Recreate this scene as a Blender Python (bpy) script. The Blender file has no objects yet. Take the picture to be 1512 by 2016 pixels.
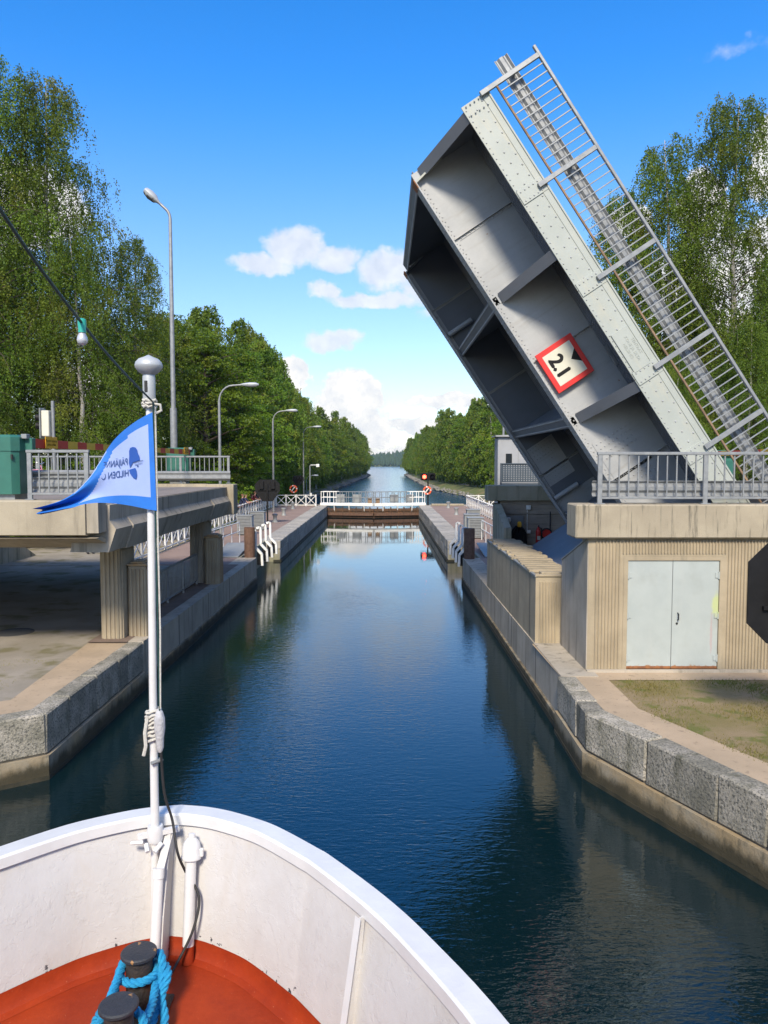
import bpy, bmesh, math, random
import numpy as np
from mathutils import Vector, Matrix

random.seed(7)
SC = bpy.context.scene
COL = SC.collection
R = math.radians

# ------------------------------------------------------------------ camera
cam_d = bpy.data.cameras.new('camera')
cam = bpy.data.objects.new('camera', cam_d)
COL.objects.link(cam)
cam.location = (0, 0, 5.2)
cam.rotation_euler = (R(90 - 3.626), 0, 0)
cam_d.sensor_fit = 'VERTICAL'
cam_d.sensor_height = 36.0
cam_d.lens = 27.05
cam_d.clip_start = 0.05
cam_d.clip_end = 9000
SC.camera = cam

# ------------------------------------------------------------------ world, sun, exposure
SUN_EL, SUN_AZ = 41.0, 187.0        # azimuth measured from +Y (view direction) towards +X: behind the camera, a little to the left
sd = Vector((math.sin(R(SUN_AZ)) * math.cos(R(SUN_EL)), math.cos(R(SUN_AZ)) * math.cos(R(SUN_EL)), math.sin(R(SUN_EL))))
sun_d = bpy.data.lights.new('sun', 'SUN')
sun_d.energy = 4.2
sun_d.angle = R(11)
sun_d.color = (1.0, 0.90, 0.73)
sun = bpy.data.objects.new('sun', sun_d)
COL.objects.link(sun)
sun.rotation_euler = (-sd).to_track_quat('-Z', 'Y').to_euler()
sun.location = (20, -40, 60)

SC.view_settings.view_transform = 'Standard'
SC.view_settings.look = 'None'
SC.view_settings.exposure = 0.42
SC.view_settings.gamma = 1.0
SC.view_settings.use_curve_mapping = False
SC.cycles.use_denoising = True
SC.cycles.max_bounces = 8
SC.cycles.transparent_max_bounces = 8
SC.cycles.caustics_reflective = False
SC.cycles.caustics_refractive = False
SC.cycles.sample_clamp_indirect = 6.0


class NT:
    """small helper to wire shader nodes"""
    def __init__(s, tree):
        s.t = tree
        s.n = tree.nodes
        s.l = tree.links

    def new(s, typ, **kw):
        nd = s.n.new(typ)
        for k, v in kw.items():
            setattr(nd, k, v)
        return nd

    def put(s, sock, v):
        if isinstance(v, bpy.types.NodeSocket):
            s.l.new(v, sock)
        else:
            if sock.type == 'RGBA' and len(v) == 3:
                v = (*v, 1)
            sock.default_value = v

    def math(s, op, a, b=None, c=None, clamp=False):
        nd = s.new('ShaderNodeMath', operation=op, use_clamp=clamp)
        s.put(nd.inputs[0], a)
        if b is not None:
            s.put(nd.inputs[1], b)
        if c is not None:
            s.put(nd.inputs[2], c)
        return nd.outputs[0]

    def mix(s, f, a, b, blend='MIX'):
        nd = s.new('ShaderNodeMix', data_type='RGBA', blend_type=blend)
        s.put(nd.inputs[0], f)
        s.put(nd.inputs[6], a)
        s.put(nd.inputs[7], b)
        return nd.outputs[2]

    def smooth(s, v, lo, hi):
        nd = s.new('ShaderNodeMapRange', interpolation_type='SMOOTHSTEP')
        s.put(nd.inputs[0], v)
        nd.inputs[1].default_value = lo
        nd.inputs[2].default_value = hi
        return nd.outputs[0]

    def noise(s, vec, scale, detail=4, rough=.55, dist=0.0):
        nd = s.new('ShaderNodeTexNoise')
        if vec is not None:
            s.l.new(vec, nd.inputs['Vector'])
        nd.inputs['Scale'].default_value = scale
        nd.inputs['Detail'].default_value = detail
        nd.inputs['Roughness'].default_value = rough
        nd.inputs['Distortion'].default_value = dist
        return nd

    def vscale(s, vec, sc, loc=(0, 0, 0)):
        nd = s.new('ShaderNodeMapping')
        s.l.new(vec, nd.inputs[0])
        nd.inputs['Scale'].default_value = sc
        nd.inputs['Location'].default_value = loc
        return nd.outputs[0]


world = bpy.data.worlds.new('World')
SC.world = world
world.use_nodes = True
w = NT(world.node_tree)
w.n.clear()
sky = w.new('ShaderNodeTexSky', sky_type='NISHITA')
sky.sun_disc = False
sky.sun_elevation = R(SUN_EL)
sky.sun_rotation = R(SUN_AZ)
sky.altitude = 80
sky.air_density = 1.0
sky.dust_density = 0.2
sky.ozone_density = 2.2
hsv = w.new('ShaderNodeHueSaturation')
hsv.inputs['Saturation'].default_value = 1.34
hsv.inputs['Value'].default_value = 1.0
w.l.new(sky.outputs[0], hsv.inputs['Color'])
hsv.inputs['Hue'].default_value = .508
tc = w.new('ShaderNodeTexCoord')
sep = w.new('ShaderNodeSeparateXYZ')
w.l.new(tc.outputs['Generated'], sep.inputs[0])
dx, dy, dz = sep.outputs
hor = w.math('SQRT', w.math('ADD', w.math('MULTIPLY', dx, dx), w.math('MULTIPLY', dy, dy)))
az = w.math('ARCTAN2', dx, dy)
el = w.math('DIVIDE', dz, w.math('MAXIMUM', hor, 0.05))
w.put(hsv.inputs['Saturation'], w.math('ADD', 1.10, w.math('MULTIPLY', w.smooth(el, 0.0, .5), .32)))
w.put(hsv.inputs['Value'], w.math('ADD', .86, w.math('MULTIPLY', w.smooth(el, 0.0, .5), .50)))
cv = w.new('ShaderNodeCombineXYZ')
w.l.new(az, cv.inputs[0])
w.l.new(el, cv.inputs[1])
cvec = cv.outputs[0]
wn = w.noise(cvec, 14, 6, .62)
wn2 = w.noise(cvec, 46, 5, .6)
wsep = w.new('ShaderNodeSeparateColor')
w.l.new(wn.outputs['Color'], wsep.inputs[0])
az_w = w.math('ADD', az, w.math('MULTIPLY', w.math('SUBTRACT', wsep.outputs[0], .5), .075))
el_w = w.math('ADD', el, w.math('MULTIPLY', w.math('SUBTRACT', wsep.outputs[1], .5), .05))
fine = w.math('MULTIPLY', w.math('SUBTRACT', wn2.outputs[0], .5), .9)


def blob(a0, e0, ra, re, amp=1.0):
    p = w.math('DIVIDE', w.math('SUBTRACT', az_w, a0), ra)
    q = w.math('DIVIDE', w.math('SUBTRACT', el_w, e0), re)
    r2 = w.math('ADD', w.math('MULTIPLY', p, p), w.math('MULTIPLY', q, q))
    return w.math('MULTIPLY', w.math('SUBTRACT', 1.0, r2), amp)


def union(bl):
    o = bl[0]
    for b in bl[1:]:
        o = w.math('MAXIMUM', o, b)
    return o


# soft high cumulus and the tall bright bank low over the lake (azimuth, elevation in radians/tangent)
soft = union([blob(-.112, .275, .045, .030), blob(-.150, .252, .055, .014, .8), blob(-.062, .262, .04, .02, .8),
              blob(.012, .245, .055, .026, .9), blob(.055, .225, .04, .022, .8), blob(-.01, .212, .075, .014, .9), blob(-.075, .222, .022, .014, .8),
              blob(-.068, .158, .042, .017, .85), blob(.07, .195, .03, .016, .6), blob(.42, .475, .05, .008, .12)])
bank = union([blob(-.044, .086, .050, .040, 1.2), blob(-.062, .045, .05, .03, 1.2), blob(-.118, .112, .022, .028), blob(-.03, .008, .10, .016, .8), blob(-.015, .045, .03, .03, .8),
              blob(.085, .078, .06, .011, .9), blob(.045, .05, .055, .009, .75), blob(.06, .018, .06, .012, .7), blob(-.3, .09, .15, .05), blob(.3, .1, .16, .06, 1.1),
              blob(.475, .35, .05, .075, 1.2), blob(.385, .30, .035, .05, .9), blob(.305, .295, .028, .026, .8), blob(.43, .2, .12, .08, 1.0),
              blob(-.44, .30, .09, .05, 1.0), blob(-.52, .24, .1, .09, 1.0)])
soft_m = w.math('MULTIPLY', w.smooth(w.math('ADD', soft, w.math('MULTIPLY', fine, .7)), .0, .6), .86)
bank_m = w.math('MULTIPLY', w.smooth(w.math('ADD', bank, w.math('MULTIPLY', fine, 1.1)), .0, .38), .97)
# broken cumulus round the unseen sky, coverage raised to give whiter fill light
gn = w.noise(w.vscale(tc.outputs['Generated'], (1, 1, 2.2)), 3.1, 7, .58)
away = w.smooth(w.math('ABSOLUTE', az), .62, .85)
low = w.math('SUBTRACT', 1.0, w.smooth(el, 1.2, 4.0))
gen_m = w.math('MULTIPLY', w.math('MULTIPLY', w.smooth(gn.outputs[0], .46, .60), away), w.math('MULTIPLY', low, .9))
cm = w.math('MAXIMUM', w.math('MAXIMUM', soft_m, bank_m), gen_m)
shade = w.math('ADD', .62, w.math('MULTIPLY', w.math('SUBTRACT', w.noise(cvec, 34, 6, .62).outputs[0], .5), 2.6), clamp=True)
bright = w.math('MAXIMUM', bank_m, gen_m)
ccol = w.mix(bright, (5.0, 5.05, 5.2), (6.2, 5.9, 5.45))
cc2 = w.mix(shade, (3.7, 3.95, 4.4), ccol)
skycol = w.mix(cm, hsv.outputs[0], cc2)
bg = w.new('ShaderNodeBackground')
w.l.new(skycol, bg.inputs[0])
bg.inputs[1].default_value = 0.15
wo = w.new('ShaderNodeOutputWorld')
w.l.new(bg.outputs[0], wo.inputs[0])


# ------------------------------------------------------------------ object helpers
def tag(o, label, cat, group=None):
    o['label'] = label
    o['category'] = cat
    if group:
        o['group'] = group
    return o


def thing(name, label, cat, loc=(0, 0, 0), rz=0.0, group=None):
    o = bpy.data.objects.new(name, None)
    o.empty_display_size = .2
    COL.objects.link(o)
    o.location = loc
    o.rotation_euler = (0, 0, rz)
    return tag(o, label, cat, group)


def link(name, me, parent=None, loc=None, rot=None):
    o = bpy.data.objects.new(name, me)
    COL.objects.link(o)
    if parent is not None:
        o.parent = parent
    if loc is not None:
        o.location = loc
    if rot is not None:
        o.rotation_euler = rot
    return o


def copy_tree(o, parent=None):
    c = o.copy()
    COL.objects.link(c)
    c.parent = parent
    for ch in list(o.children):
        copy_tree(ch, c)
    return c


class MB:
    """collects polygons for one mesh"""
    def __init__(s):
        s.v = []
        s.f = []
        s.m = []
        s.k = 0

    def mat(s, k):
        s.k = k
        return s

    def add(s, vs, fs):
        b = len(s.v)
        s.v += [tuple(p) for p in vs]
        for f in fs:
            s.f.append(tuple(b + i for i in f))
            s.m.append(s.k)
        return s

    def box(s, x0, x1, y0, y1, z0, z1):
        return s.add([(x0, y0, z0), (x1, y0, z0), (x1, y1, z0), (x0, y1, z0), (x0, y0, z1), (x1, y0, z1), (x1, y1, z1), (x0, y1, z1)],
                     [(0, 3, 2, 1), (4, 5, 6, 7), (0, 1, 5, 4), (1, 2, 6, 5), (2, 3, 7, 6), (3, 0, 4, 7)])

    def obox(s, p, q, wd, ht, up=(0, 0, 1)):
        """bar from p to q with width wd across and height ht along up"""
        p = Vector(p); q = Vector(q)
        d = (q - p).normalized()
        u = Vector(up)
        sd_ = d.cross(u)
        if sd_.length < 1e-4:
            sd_ = d.cross(Vector((1, 0, 0)))
        sd_.normalize()
        u = sd_.cross(d).normalized()
        a = sd_ * wd / 2
        b = u * ht / 2
        vs = [p - a - b, p + a - b, p + a + b, p - a + b, q - a - b, q + a - b, q + a + b, q - a + b]
        return s.add(vs, [(0, 1, 2, 3), (7, 6, 5, 4), (0, 4, 5, 1), (1, 5, 6, 2), (2, 6, 7, 3), (3, 7, 4, 0)])

    def cbox(s, x0, x1, y0, y1, z0, z1, c=.02, M=None, jit=0.0):
        """box with chamfered edges: 44 triangles"""
        vs = []
        X = (x0, x1); Y = (y0, y1); Z = (z0, z1)
        for i in (0, 1):
            for j in (0, 1):
                for k in (0, 1):
                    sx = c if i == 0 else -c
                    sy = c if j == 0 else -c
                    sz = c if k == 0 else -c
                    jx, jy, jz = [(random.uniform(-jit, jit)) for _ in range(3)] if jit else (0, 0, 0)
                    x, y, z = X[i] + jx, Y[j] + jy, Z[k] + jz
                    vs += [(x, y + sy, z + sz), (x + sx, y, z + sz), (x + sx, y + sy, z)]
        I = lambda i, j, k, a: ((i * 2 + j) * 2 + k) * 3 + a
        fs = []
        for i in (0, 1):
            fs.append((I(i, 0, 0, 0), I(i, 1, 0, 0), I(i, 1, 1, 0), I(i, 0, 1, 0)))
            fs.append((I(0, i, 0, 1), I(1, i, 0, 1), I(1, i, 1, 1), I(0, i, 1, 1)))
            fs.append((I(0, 0, i, 2), I(1, 0, i, 2), I(1, 1, i, 2), I(0, 1, i, 2)))
            for j in (0, 1):
                fs.append((I(i, j, 0, 0), I(i, j, 1, 0), I(i, j, 1, 1), I(i, j, 0, 1)))
                fs.append((I(i, 0, j, 0), I(i, 1, j, 0), I(i, 1, j, 2), I(i, 0, j, 2)))
                fs.append((I(0, i, j, 1), I(1, i, j, 1), I(1, i, j, 2), I(0, i, j, 2)))
                for k in (0, 1):
                    fs.append((I(i, j, k, 0), I(i, j, k, 1), I(i, j, k, 2)))
        if M is not None:
            vs = [tuple(M @ Vector(p)) for p in vs]
        return s.add(vs, fs)

    def tube(s, pts, r, n=8, cap=True):
        pts = [Vector(p) for p in pts]
        rs = r if isinstance(r, (list, tuple)) else [r] * len(pts)
        b = len(s.v)
        prev = None
        for i, p in enumerate(pts):
            d = (pts[min(i + 1, len(pts) - 1)] - pts[max(i - 1, 0)])
            d.normalize()
            if prev is None:
                ref = Vector((0, 0, 1)) if abs(d.z) < .9 else Vector((1, 0, 0))
                a = d.cross(ref).normalized()
            else:
                a = (prev - d * prev.dot(d)).normalized()
            prev = a
            c = d.cross(a)
            for k in range(n):
                t = 2 * math.pi * k / n
                s.v.append(tuple(p + (a * math.cos(t) + c * math.sin(t)) * rs[i]))
        for i in range(len(pts) - 1):
            for k in range(n):
                s.f.append((b + i * n + k, b + i * n + (k + 1) % n, b + (i + 1) * n + (k + 1) % n, b + (i + 1) * n + k))
                s.m.append(s.k)
        if cap:
            s.f.append(tuple(b + k for k in range(n))[::-1]); s.m.append(s.k)
            e = b + (len(pts) - 1) * n
            s.f.append(tuple(e + k for k in range(n))); s.m.append(s.k)
        return s

    def lathe(s, prof, c=(0, 0, 0), n=16):
        """profile [(r,z)] revolved around a vertical axis at c"""
        b = len(s.v)
        for (r, z) in prof:
            for k in range(n):
                t = 2 * math.pi * k / n
                s.v.append((c[0] + r * math.cos(t), c[1] + r * math.sin(t), c[2] + z))
        for i in range(len(prof) - 1):
            for k in range(n):
                s.f.append((b + i * n + k, b + i * n + (k + 1) % n, b + (i + 1) * n + (k + 1) % n, b + (i + 1) * n + k))
                s.m.append(s.k)
        s.f.append(tuple(b + k for k in range(n))[::-1]); s.m.append(s.k)
        e = b + (len(prof) - 1) * n
        s.f.append(tuple(e + k for k in range(n))); s.m.append(s.k)
        return s

    def prism(s, prof, axis, a0, a1):
        """closed 2-D profile extruded along axis: 'x' (y,z), 'y' (x,z), 'z' (x,y)"""
        n = len(prof)
        vs = []
        for a in (a0, a1):
            for (p, q) in prof:
                vs.append((a, p, q) if axis == 'x' else (p, a, q) if axis == 'y' else (p, q, a))
        fs = [tuple(range(n)), tuple(range(n, 2 * n))[::-1]]
        for i in range(n):
            j = (i + 1) % n
            fs.append((i, i + n, j + n, j))
        return s.add(vs, fs)

    def mesh(s, name, mats, smooth=False):
        me = bpy.data.meshes.new(name)
        me.from_pydata(s.v, [], s.f)
        mats = mats if isinstance(mats, (list, tuple)) else [mats]
        for m in mats:
            me.materials.append(m)
        if len(mats) > 1:
            me.polygons.foreach_set('material_index', s.m)
        bm = bmesh.new()
        bm.from_mesh(me)
        bmesh.ops.recalc_face_normals(bm, faces=bm.faces)
        bm.to_mesh(me)
        bm.free()
        if smooth:
            me.polygons.foreach_set('use_smooth', [True] * len(me.polygons))
            try:
                me.set_sharp_from_angle(angle=R(38))
            except Exception:
                pass
        me.update()
        return me

    def build(s, name, mats, parent=None, smooth=False, loc=None, rot=None):
        return link(name, s.mesh(name, mats, smooth), parent, loc, rot)


def struct(o):
    o['kind'] = 'structure'
    return o


def stuff(o):
    o['kind'] = 'stuff'
    return o


def text_mesh(body, size=1.0, align='CENTER', ext=0.0, spacing=1.0):
    cu = bpy.data.curves.new('lettering', 'FONT')
    cu.body = body
    cu.size = size
    cu.align_x = align
    cu.align_y = 'CENTER'
    cu.extrude = ext
    cu.space_line = spacing
    o = bpy.data.objects.new('lettering', cu)
    COL.objects.link(o)
    bpy.context.view_layer.update()
    me = bpy.data.meshes.new_from_object(o.evaluated_get(bpy.context.evaluated_depsgraph_get()))
    bpy.data.objects.remove(o)
    return me


# ------------------------------------------------------------------ materials
def vary(mat, lo=.74, hi=1.22):
    """each stone has its own tone"""
    t = NT(mat.node_tree)
    p = t.n['Principled BSDF']
    src = p.inputs['Base Color'].links[0].from_socket
    oi = t.new('ShaderNodeObjectInfo')
    t.put(p.inputs['Base Color'], t.mix(1.0, src, t.mix(oi.outputs['Random'], (lo, lo, lo * .97), (hi, hi * .98, hi * .94)), 'MULTIPLY'))
    return mat


def pmat(name, c1, c2=None, scale=2.0, rough=.8, metal=0.0, bump=0.0, bscale=30, streak=None, stamt=.6, stscale=(2.5, 2.5, .18), spec=.5,
         speck=None, spscale=60, splo=.55, sphi=.7, coord='pos', fine=None, coat=0.0, detail=6, lo=.3, hi=.7, bdist=.02):
    m = bpy.data.materials.new(name)
    m.use_nodes = True
    t = NT(m.node_tree)
    p = t.n['Principled BSDF']
    if coord == 'pos':
        vec = t.new('ShaderNodeNewGeometry').outputs['Position']
    else:
        vec = t.new('ShaderNodeTexCoord').outputs['Object']
    col = (*c1, 1)
    if c2 is not None:
        f = t.smooth(t.noise(vec, scale, detail, .6).outputs[0], lo, hi)
        col = t.mix(f, c1, c2)
    if speck is not None:
        f = t.smooth(t.noise(vec, spscale, 3, .6).outputs[0], splo, sphi)
        col = t.mix(f, col, speck)
    if streak is not None:
        f = t.smooth(t.noise(t.vscale(vec, stscale), 1.6, 6, .65).outputs[0], .5, .72)
        col = t.mix(t.math('MULTIPLY', f, stamt), col, streak)
    if fine is not None:
        nf = t.noise(vec, fine[0], 5, .6).outputs[0]
        col = t.mix(1.0, col, t.mix(nf, (1 - fine[1],) * 3, (1 + fine[1],) * 3), 'MULTIPLY')
    t.put(p.inputs['Base Color'], col)
    rn = t.math('ADD', rough - .08, t.math('MULTIPLY', t.noise(vec, scale * 3, 4).outputs[0], .16), clamp=True)
    t.put(p.inputs['Roughness'], rn)
    p.inputs['Metallic'].default_value = metal
    p.inputs['Specular IOR Level'].default_value = spec
    p.inputs['Coat Weight'].default_value = coat
    if bump:
        bn = t.new('ShaderNodeBump')
        bn.inputs['Strength'].default_value = bump
        bn.inputs['Distance'].default_value = bdist
        t.l.new(t.noise(vec, bscale, 6, .65).outputs[0], bn.inputs['Height'])
        t.l.new(bn.outputs[0], p.inputs['Normal'])
    return m


M = {}
M['conc'] = pmat('concrete_beige', (.40, .33, .228), (.31, .255, .175), 1.3, .9, bump=.35, bscale=45, streak=(.13, .12, .09), stamt=.55, fine=(90, .18))
M['conc_g'] = pmat('concrete_grey', (.44, .385, .31), (.33, .29, .23), 1.1, .9, bump=.35, bscale=40, streak=(.10, .095, .075), stamt=.75, fine=(80, .2))
M['conc_old'] = pmat('concrete_mossy', (.36, .325, .25), (.25, .24, .165), .9, .92, bump=.4, bscale=40, streak=(.07, .075, .05), stamt=.8, fine=(80, .2))
M['coping'] = pmat('concrete_coping', (.40, .345, .255), (.31, .265, .195), 1.0, .9, bump=.4, bscale=60, streak=(.07, .065, .05), stamt=.85, stscale=(7, 7, .6), fine=(110, .15))
M['deckc'] = pmat('deck_edge_concrete', (.40, .345, .255), (.31, .265, .195), 1.2, .9, bump=.35, bscale=40, streak=(.15, .13, .10), stamt=.6, fine=(90, .15))
M['board'] = pmat('board_marked_concrete', (.36, .31, .255), (.27, .23, .19), 1.5, .9, bump=.4, bscale=30, streak=(.10, .085, .07), stamt=.7, stscale=(.3, .3, 9), fine=(70, .2))
M['granite'] = pmat('granite', (.38, .35, .305), (.20, .19, .155), 2.3, .9, bump=1.0, bscale=18, speck=(.10, .098, .085), spscale=30, splo=.48, sphi=.66, streak=(.085, .085, .055), stamt=.8, stscale=(2.2, 2.2, .6), fine=(80, .28), bdist=.03)
M['granite_l'] = pmat('granite_worn', (.45, .425, .395), (.33, .31, .285), 1.6, .85, bump=.6, bscale=30, speck=(.17, .165, .16), spscale=34, splo=.52, sphi=.66, streak=(.15, .14, .12), stamt=.6)
vary(M['granite'])
vary(M['granite_l'], .82, 1.12)
M['footing'] = pmat('wet_footing_concrete', (.29, .265, .21), (.31, .23, .13), 1.4, .85, bump=.6, bscale=22, streak=(.06, .06, .045), stamt=.8, stscale=(3, 3, 1.2), fine=(60, .25))


def tide(mat, z0, z1):
    """ragged growth of algae above the water line"""
    t = NT(mat.node_tree)
    p = t.n['Principled BSDF']
    src = p.inputs['Base Color'].links[0].from_socket
    pos = t.new('ShaderNodeNewGeometry').outputs['Position']
    sp = t.new('ShaderNodeSeparateXYZ')
    t.l.new(pos, sp.inputs[0])
    nz = t.noise(t.vscale(pos, (1, 1, .5)), 3.2, 7, .65).outputs[0]
    hh = t.math('ADD', sp.outputs[2], t.math('MULTIPLY', t.math('SUBTRACT', nz, .5), .42))
    f = t.math('SUBTRACT', 1.0, t.smooth(hh, z0, z1))
    t.put(p.inputs['Base Color'], t.mix(f, src, t.mix(nz, (.022, .02, .010), (.075, .06, .032))))
    return mat


tide(M['footing'], .16, .38)
M['conc_rust'] = pmat('concrete_rust_run', (.40, .33, .228), (.31, .255, .175), 1.3, .9, bump=.35, bscale=45, streak=(.13, .12, .09), stamt=.55, fine=(90, .18))


def rust_side(mat):
    t = NT(mat.node_tree)
    p = t.n['Principled BSDF']
    src = p.inputs['Base Color'].links[0].from_socket
    g_ = t.new('ShaderNodeNewGeometry')
    sp = t.new('ShaderNodeSeparateXYZ')
    t.l.new(g_.outputs['Normal'], sp.inputs[0])
    nz = t.noise(t.vscale(g_.outputs['Position'], (4, 4, .35)), 1.7, 6, .6).outputs[0]
    f = t.math('MULTIPLY', t.smooth(sp.outputs[0], .9, .98), t.smooth(nz, .30, .62))
    t.put(p.inputs['Base Color'], t.mix(f, src, (.36, .17, .045)))


rust_side(M['conc_rust'])
M['algae'] = pmat('algae_stain', (.02, .02, .011), (.05, .042, .024), 3, .7, bump=.5, bscale=40)
M['mortar'] = pmat('dark_joint_mortar', (.075, .07, .058), (.13, .12, .10), 5, .95, bump=.4)
M['tan'] = pmat('tan_concrete_strip', (.43, .325, .22), (.34, .26, .175), 1.1, .92, bump=.3, bscale=70, fine=(140, .2), speck=(.25, .19, .13), spscale=9, splo=.58, sphi=.75)
M['gravel'] = pmat('gravel', (.33, .29, .24), (.25, .22, .175), .8, .95, bump=.7, bscale=90, fine=(160, .35), speck=(.17, .15, .08), spscale=1.1, splo=.5, sphi=.68)
M['grassy'] = pmat('mossy_gravel', (.27, .20, .115), (.185, .15, .055), 1.1, .95, bump=.9, bscale=70, fine=(70, .6), speck=(.13, .135, .03), spscale=2.6, splo=.5, sphi=.66)
M['lawn'] = pmat('lawn', (.085, .12, .03), (.13, .135, .045), .35, .95, bump=.5, bscale=12, fine=(6, .3), speck=(.20, .15, .07), spscale=.22, splo=.5, sphi=.7)
M['pave'] = pmat('red_brown_paving', (.30, .215, .18), (.24, .17, .145), .7, .92, bump=.4, bscale=60, fine=(40, .2))
M['asphalt'] = pmat('asphalt', (.075, .075, .075), (.055, .055, .055), 1, .9, bump=.4, bscale=120, fine=(100, .3))
M['galv'] = pmat('galvanised_steel', (.30, .31, .315), (.22, .23, .24), 6, .5, metal=.35, bump=.05, bscale=60, fine=(30, .12))
M['rusty'] = pmat('rusty_rail', (.30, .20, .12), (.16, .10, .06), 5, .75, bump=.2)
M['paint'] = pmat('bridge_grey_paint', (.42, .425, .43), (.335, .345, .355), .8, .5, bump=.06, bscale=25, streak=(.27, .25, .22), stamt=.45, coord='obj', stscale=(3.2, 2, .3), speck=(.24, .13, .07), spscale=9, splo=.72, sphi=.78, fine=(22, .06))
M['paint_shade'] = pmat('bridge_slate_shade', (.15, .163, .19), (.125, .138, .162), 0.9, .5, bump=.05, bscale=25, coord='obj', streak=(.13, .13, .135), stamt=.4, stscale=(3, 2, .3), speck=(.16, .09, .05), spscale=8, splo=.73, sphi=.79)  # slate underside tone, darkened further to put the recess shade into the colour
M['fascia'] = pmat('bridge_pale_green_paint', (.385, .41, .38), (.345, .37, .34), 1.3, .5, bump=.05, bscale=30, streak=(.46, .43, .33), stamt=.5, coord='obj', stscale=(.5, 2, 3))
M['rust'] = pmat('rust_stain', (.30, .12, .04), (.18, .07, .03), 12, .85, bump=.3)
M['rustcap'] = pmat('rust_stained_concrete', (.42, .24, .09), (.34, .27, .18), 5, .9, bump=.4)
M['white'] = pmat('white_paint', (.78, .78, .76), (.68, .68, .65), 4, .55, bump=.08, fine=(40, .06))
M['railwhite'] = pmat('white_rail_paint', (.86, .85, .82), (.76, .75, .72), 3, .6)
M['black'] = pmat('black_paint', (.006, .006, .007), (.010, .010, .011), 6, .6, spec=.25)
M['dark'] = pmat('dark_void', (.02, .02, .022), None, rough=.8)
M['door'] = pmat('door_grey_green_paint', (.40, .435, .42), (.36, .395, .385), 2, .5, streak=(.42, .44, .42), stamt=.4)


def door_wear(mat):
    t = NT(mat.node_tree)
    p = t.n['Principled BSDF']
    src = p.inputs['Base Color'].links[0].from_socket
    pos = t.new('ShaderNodeNewGeometry').outputs['Position']
    sp = t.new('ShaderNodeSeparateXYZ')
    t.l.new(pos, sp.inputs[0])
    nz = t.noise(pos, 9, 7, .65).outputs[0]

    def spot(x, z, rx, rz_, lo, hi):
        a_ = t.math('DIVIDE', t.math('SUBTRACT', sp.outputs[0], x), rx)
        b_ = t.math('DIVIDE', t.math('SUBTRACT', sp.outputs[2], z), rz_)
        d_ = t.math('SQRT', t.math('ADD', t.math('MULTIPLY', a_, a_), t.math('MULTIPLY', b_, b_)))
        return t.math('SUBTRACT', 1.0, t.smooth(t.math('ADD', d_, t.math('MULTIPLY', t.math('SUBTRACT', nz, .5), 1.6)), lo, hi))
    rust = t.math('SUBTRACT', 1.0, t.smooth(t.math('ADD', sp.outputs[2], t.math('MULTIPLY', t.math('SUBTRACT', nz, .5), .30)), 1.14, 1.20))
    c = t.mix(t.math('MULTIPLY', spot(6.56, 2.42, .10, .26, .5, 1.2), .55), src, (.50, .56, .12))
    c = t.mix(t.math('MULTIPLY', spot(6.47, 1.85, .03, .42, .6, 1.1), .35), c, (.45, .22, .22))
    c = t.mix(t.math('MULTIPLY', t.smooth(t.noise(t.vscale(pos, (60, 1, 4)), 1.5, 4, .7).outputs[0], .68, .72), .5), c, (.62, .64, .62))
    c = t.mix(t.math('MULTIPLY', t.smooth(t.noise(pos, 2.2, 5, .6).outputs[0], .5, .8), .35), c, (.28, .29, .26))
    c = t.mix(rust, c, t.mix(nz, (.20, .075, .02), (.38, .19, .06)))
    t.put(p.inputs['Base Color'], c)


door_wear(M['door'])
M['doorgrey'] = pmat('grey_door_paint', (.21, .215, .22), (.18, .185, .19), 3, .5)
M['wood'] = pmat('weathered_post_timber', (.10, .05, .03), (.16, .09, .06), 9, .8, bump=.5, streak=(.035, .02, .012), stamt=.8, stscale=(14, 14, .5))
M['steelgate'] = pmat('rusty_gate_steel', (.06, .04, .028), (.12, .06, .03), 2, .8, streak=(.22, .10, .035), stamt=.8, stscale=(4, 4, .3))
M['greybox'] = pmat('grey_cabinet_paint', (.27, .285, .29), (.23, .24, .245), 4, .5)
M['green'] = pmat('green_cabinet_paint', (.035, .15, .115), (.03, .125, .095), 3, .4)
M['red'] = pmat('red_paint', (.55, .028, .02), (.48, .022, .016), 4, .45)
M['signred'] = pmat('sign_red', (.66, .03, .025), None, rough=.4)
M['yellow'] = pmat('yellow_boom_paint', (.70, .45, .03), (.62, .40, .025), 4, .45)
M['signyel'] = pmat('sign_yellow', (.75, .40, .02), None, rough=.5)
M['signwhite'] = pmat('sign_cream', (.66, .64, .54), (.6, .58, .48), 3, .45)
M['boatwhite'] = pmat('bulwark_white_paint', (.53, .52, .515), (.48, .465, .455), 2.2, .55, bump=.12, bscale=9, fine=(16, .05), streak=(.44, .39, .33), stamt=.3, stscale=(3, 3, .4), bdist=.03)


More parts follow.
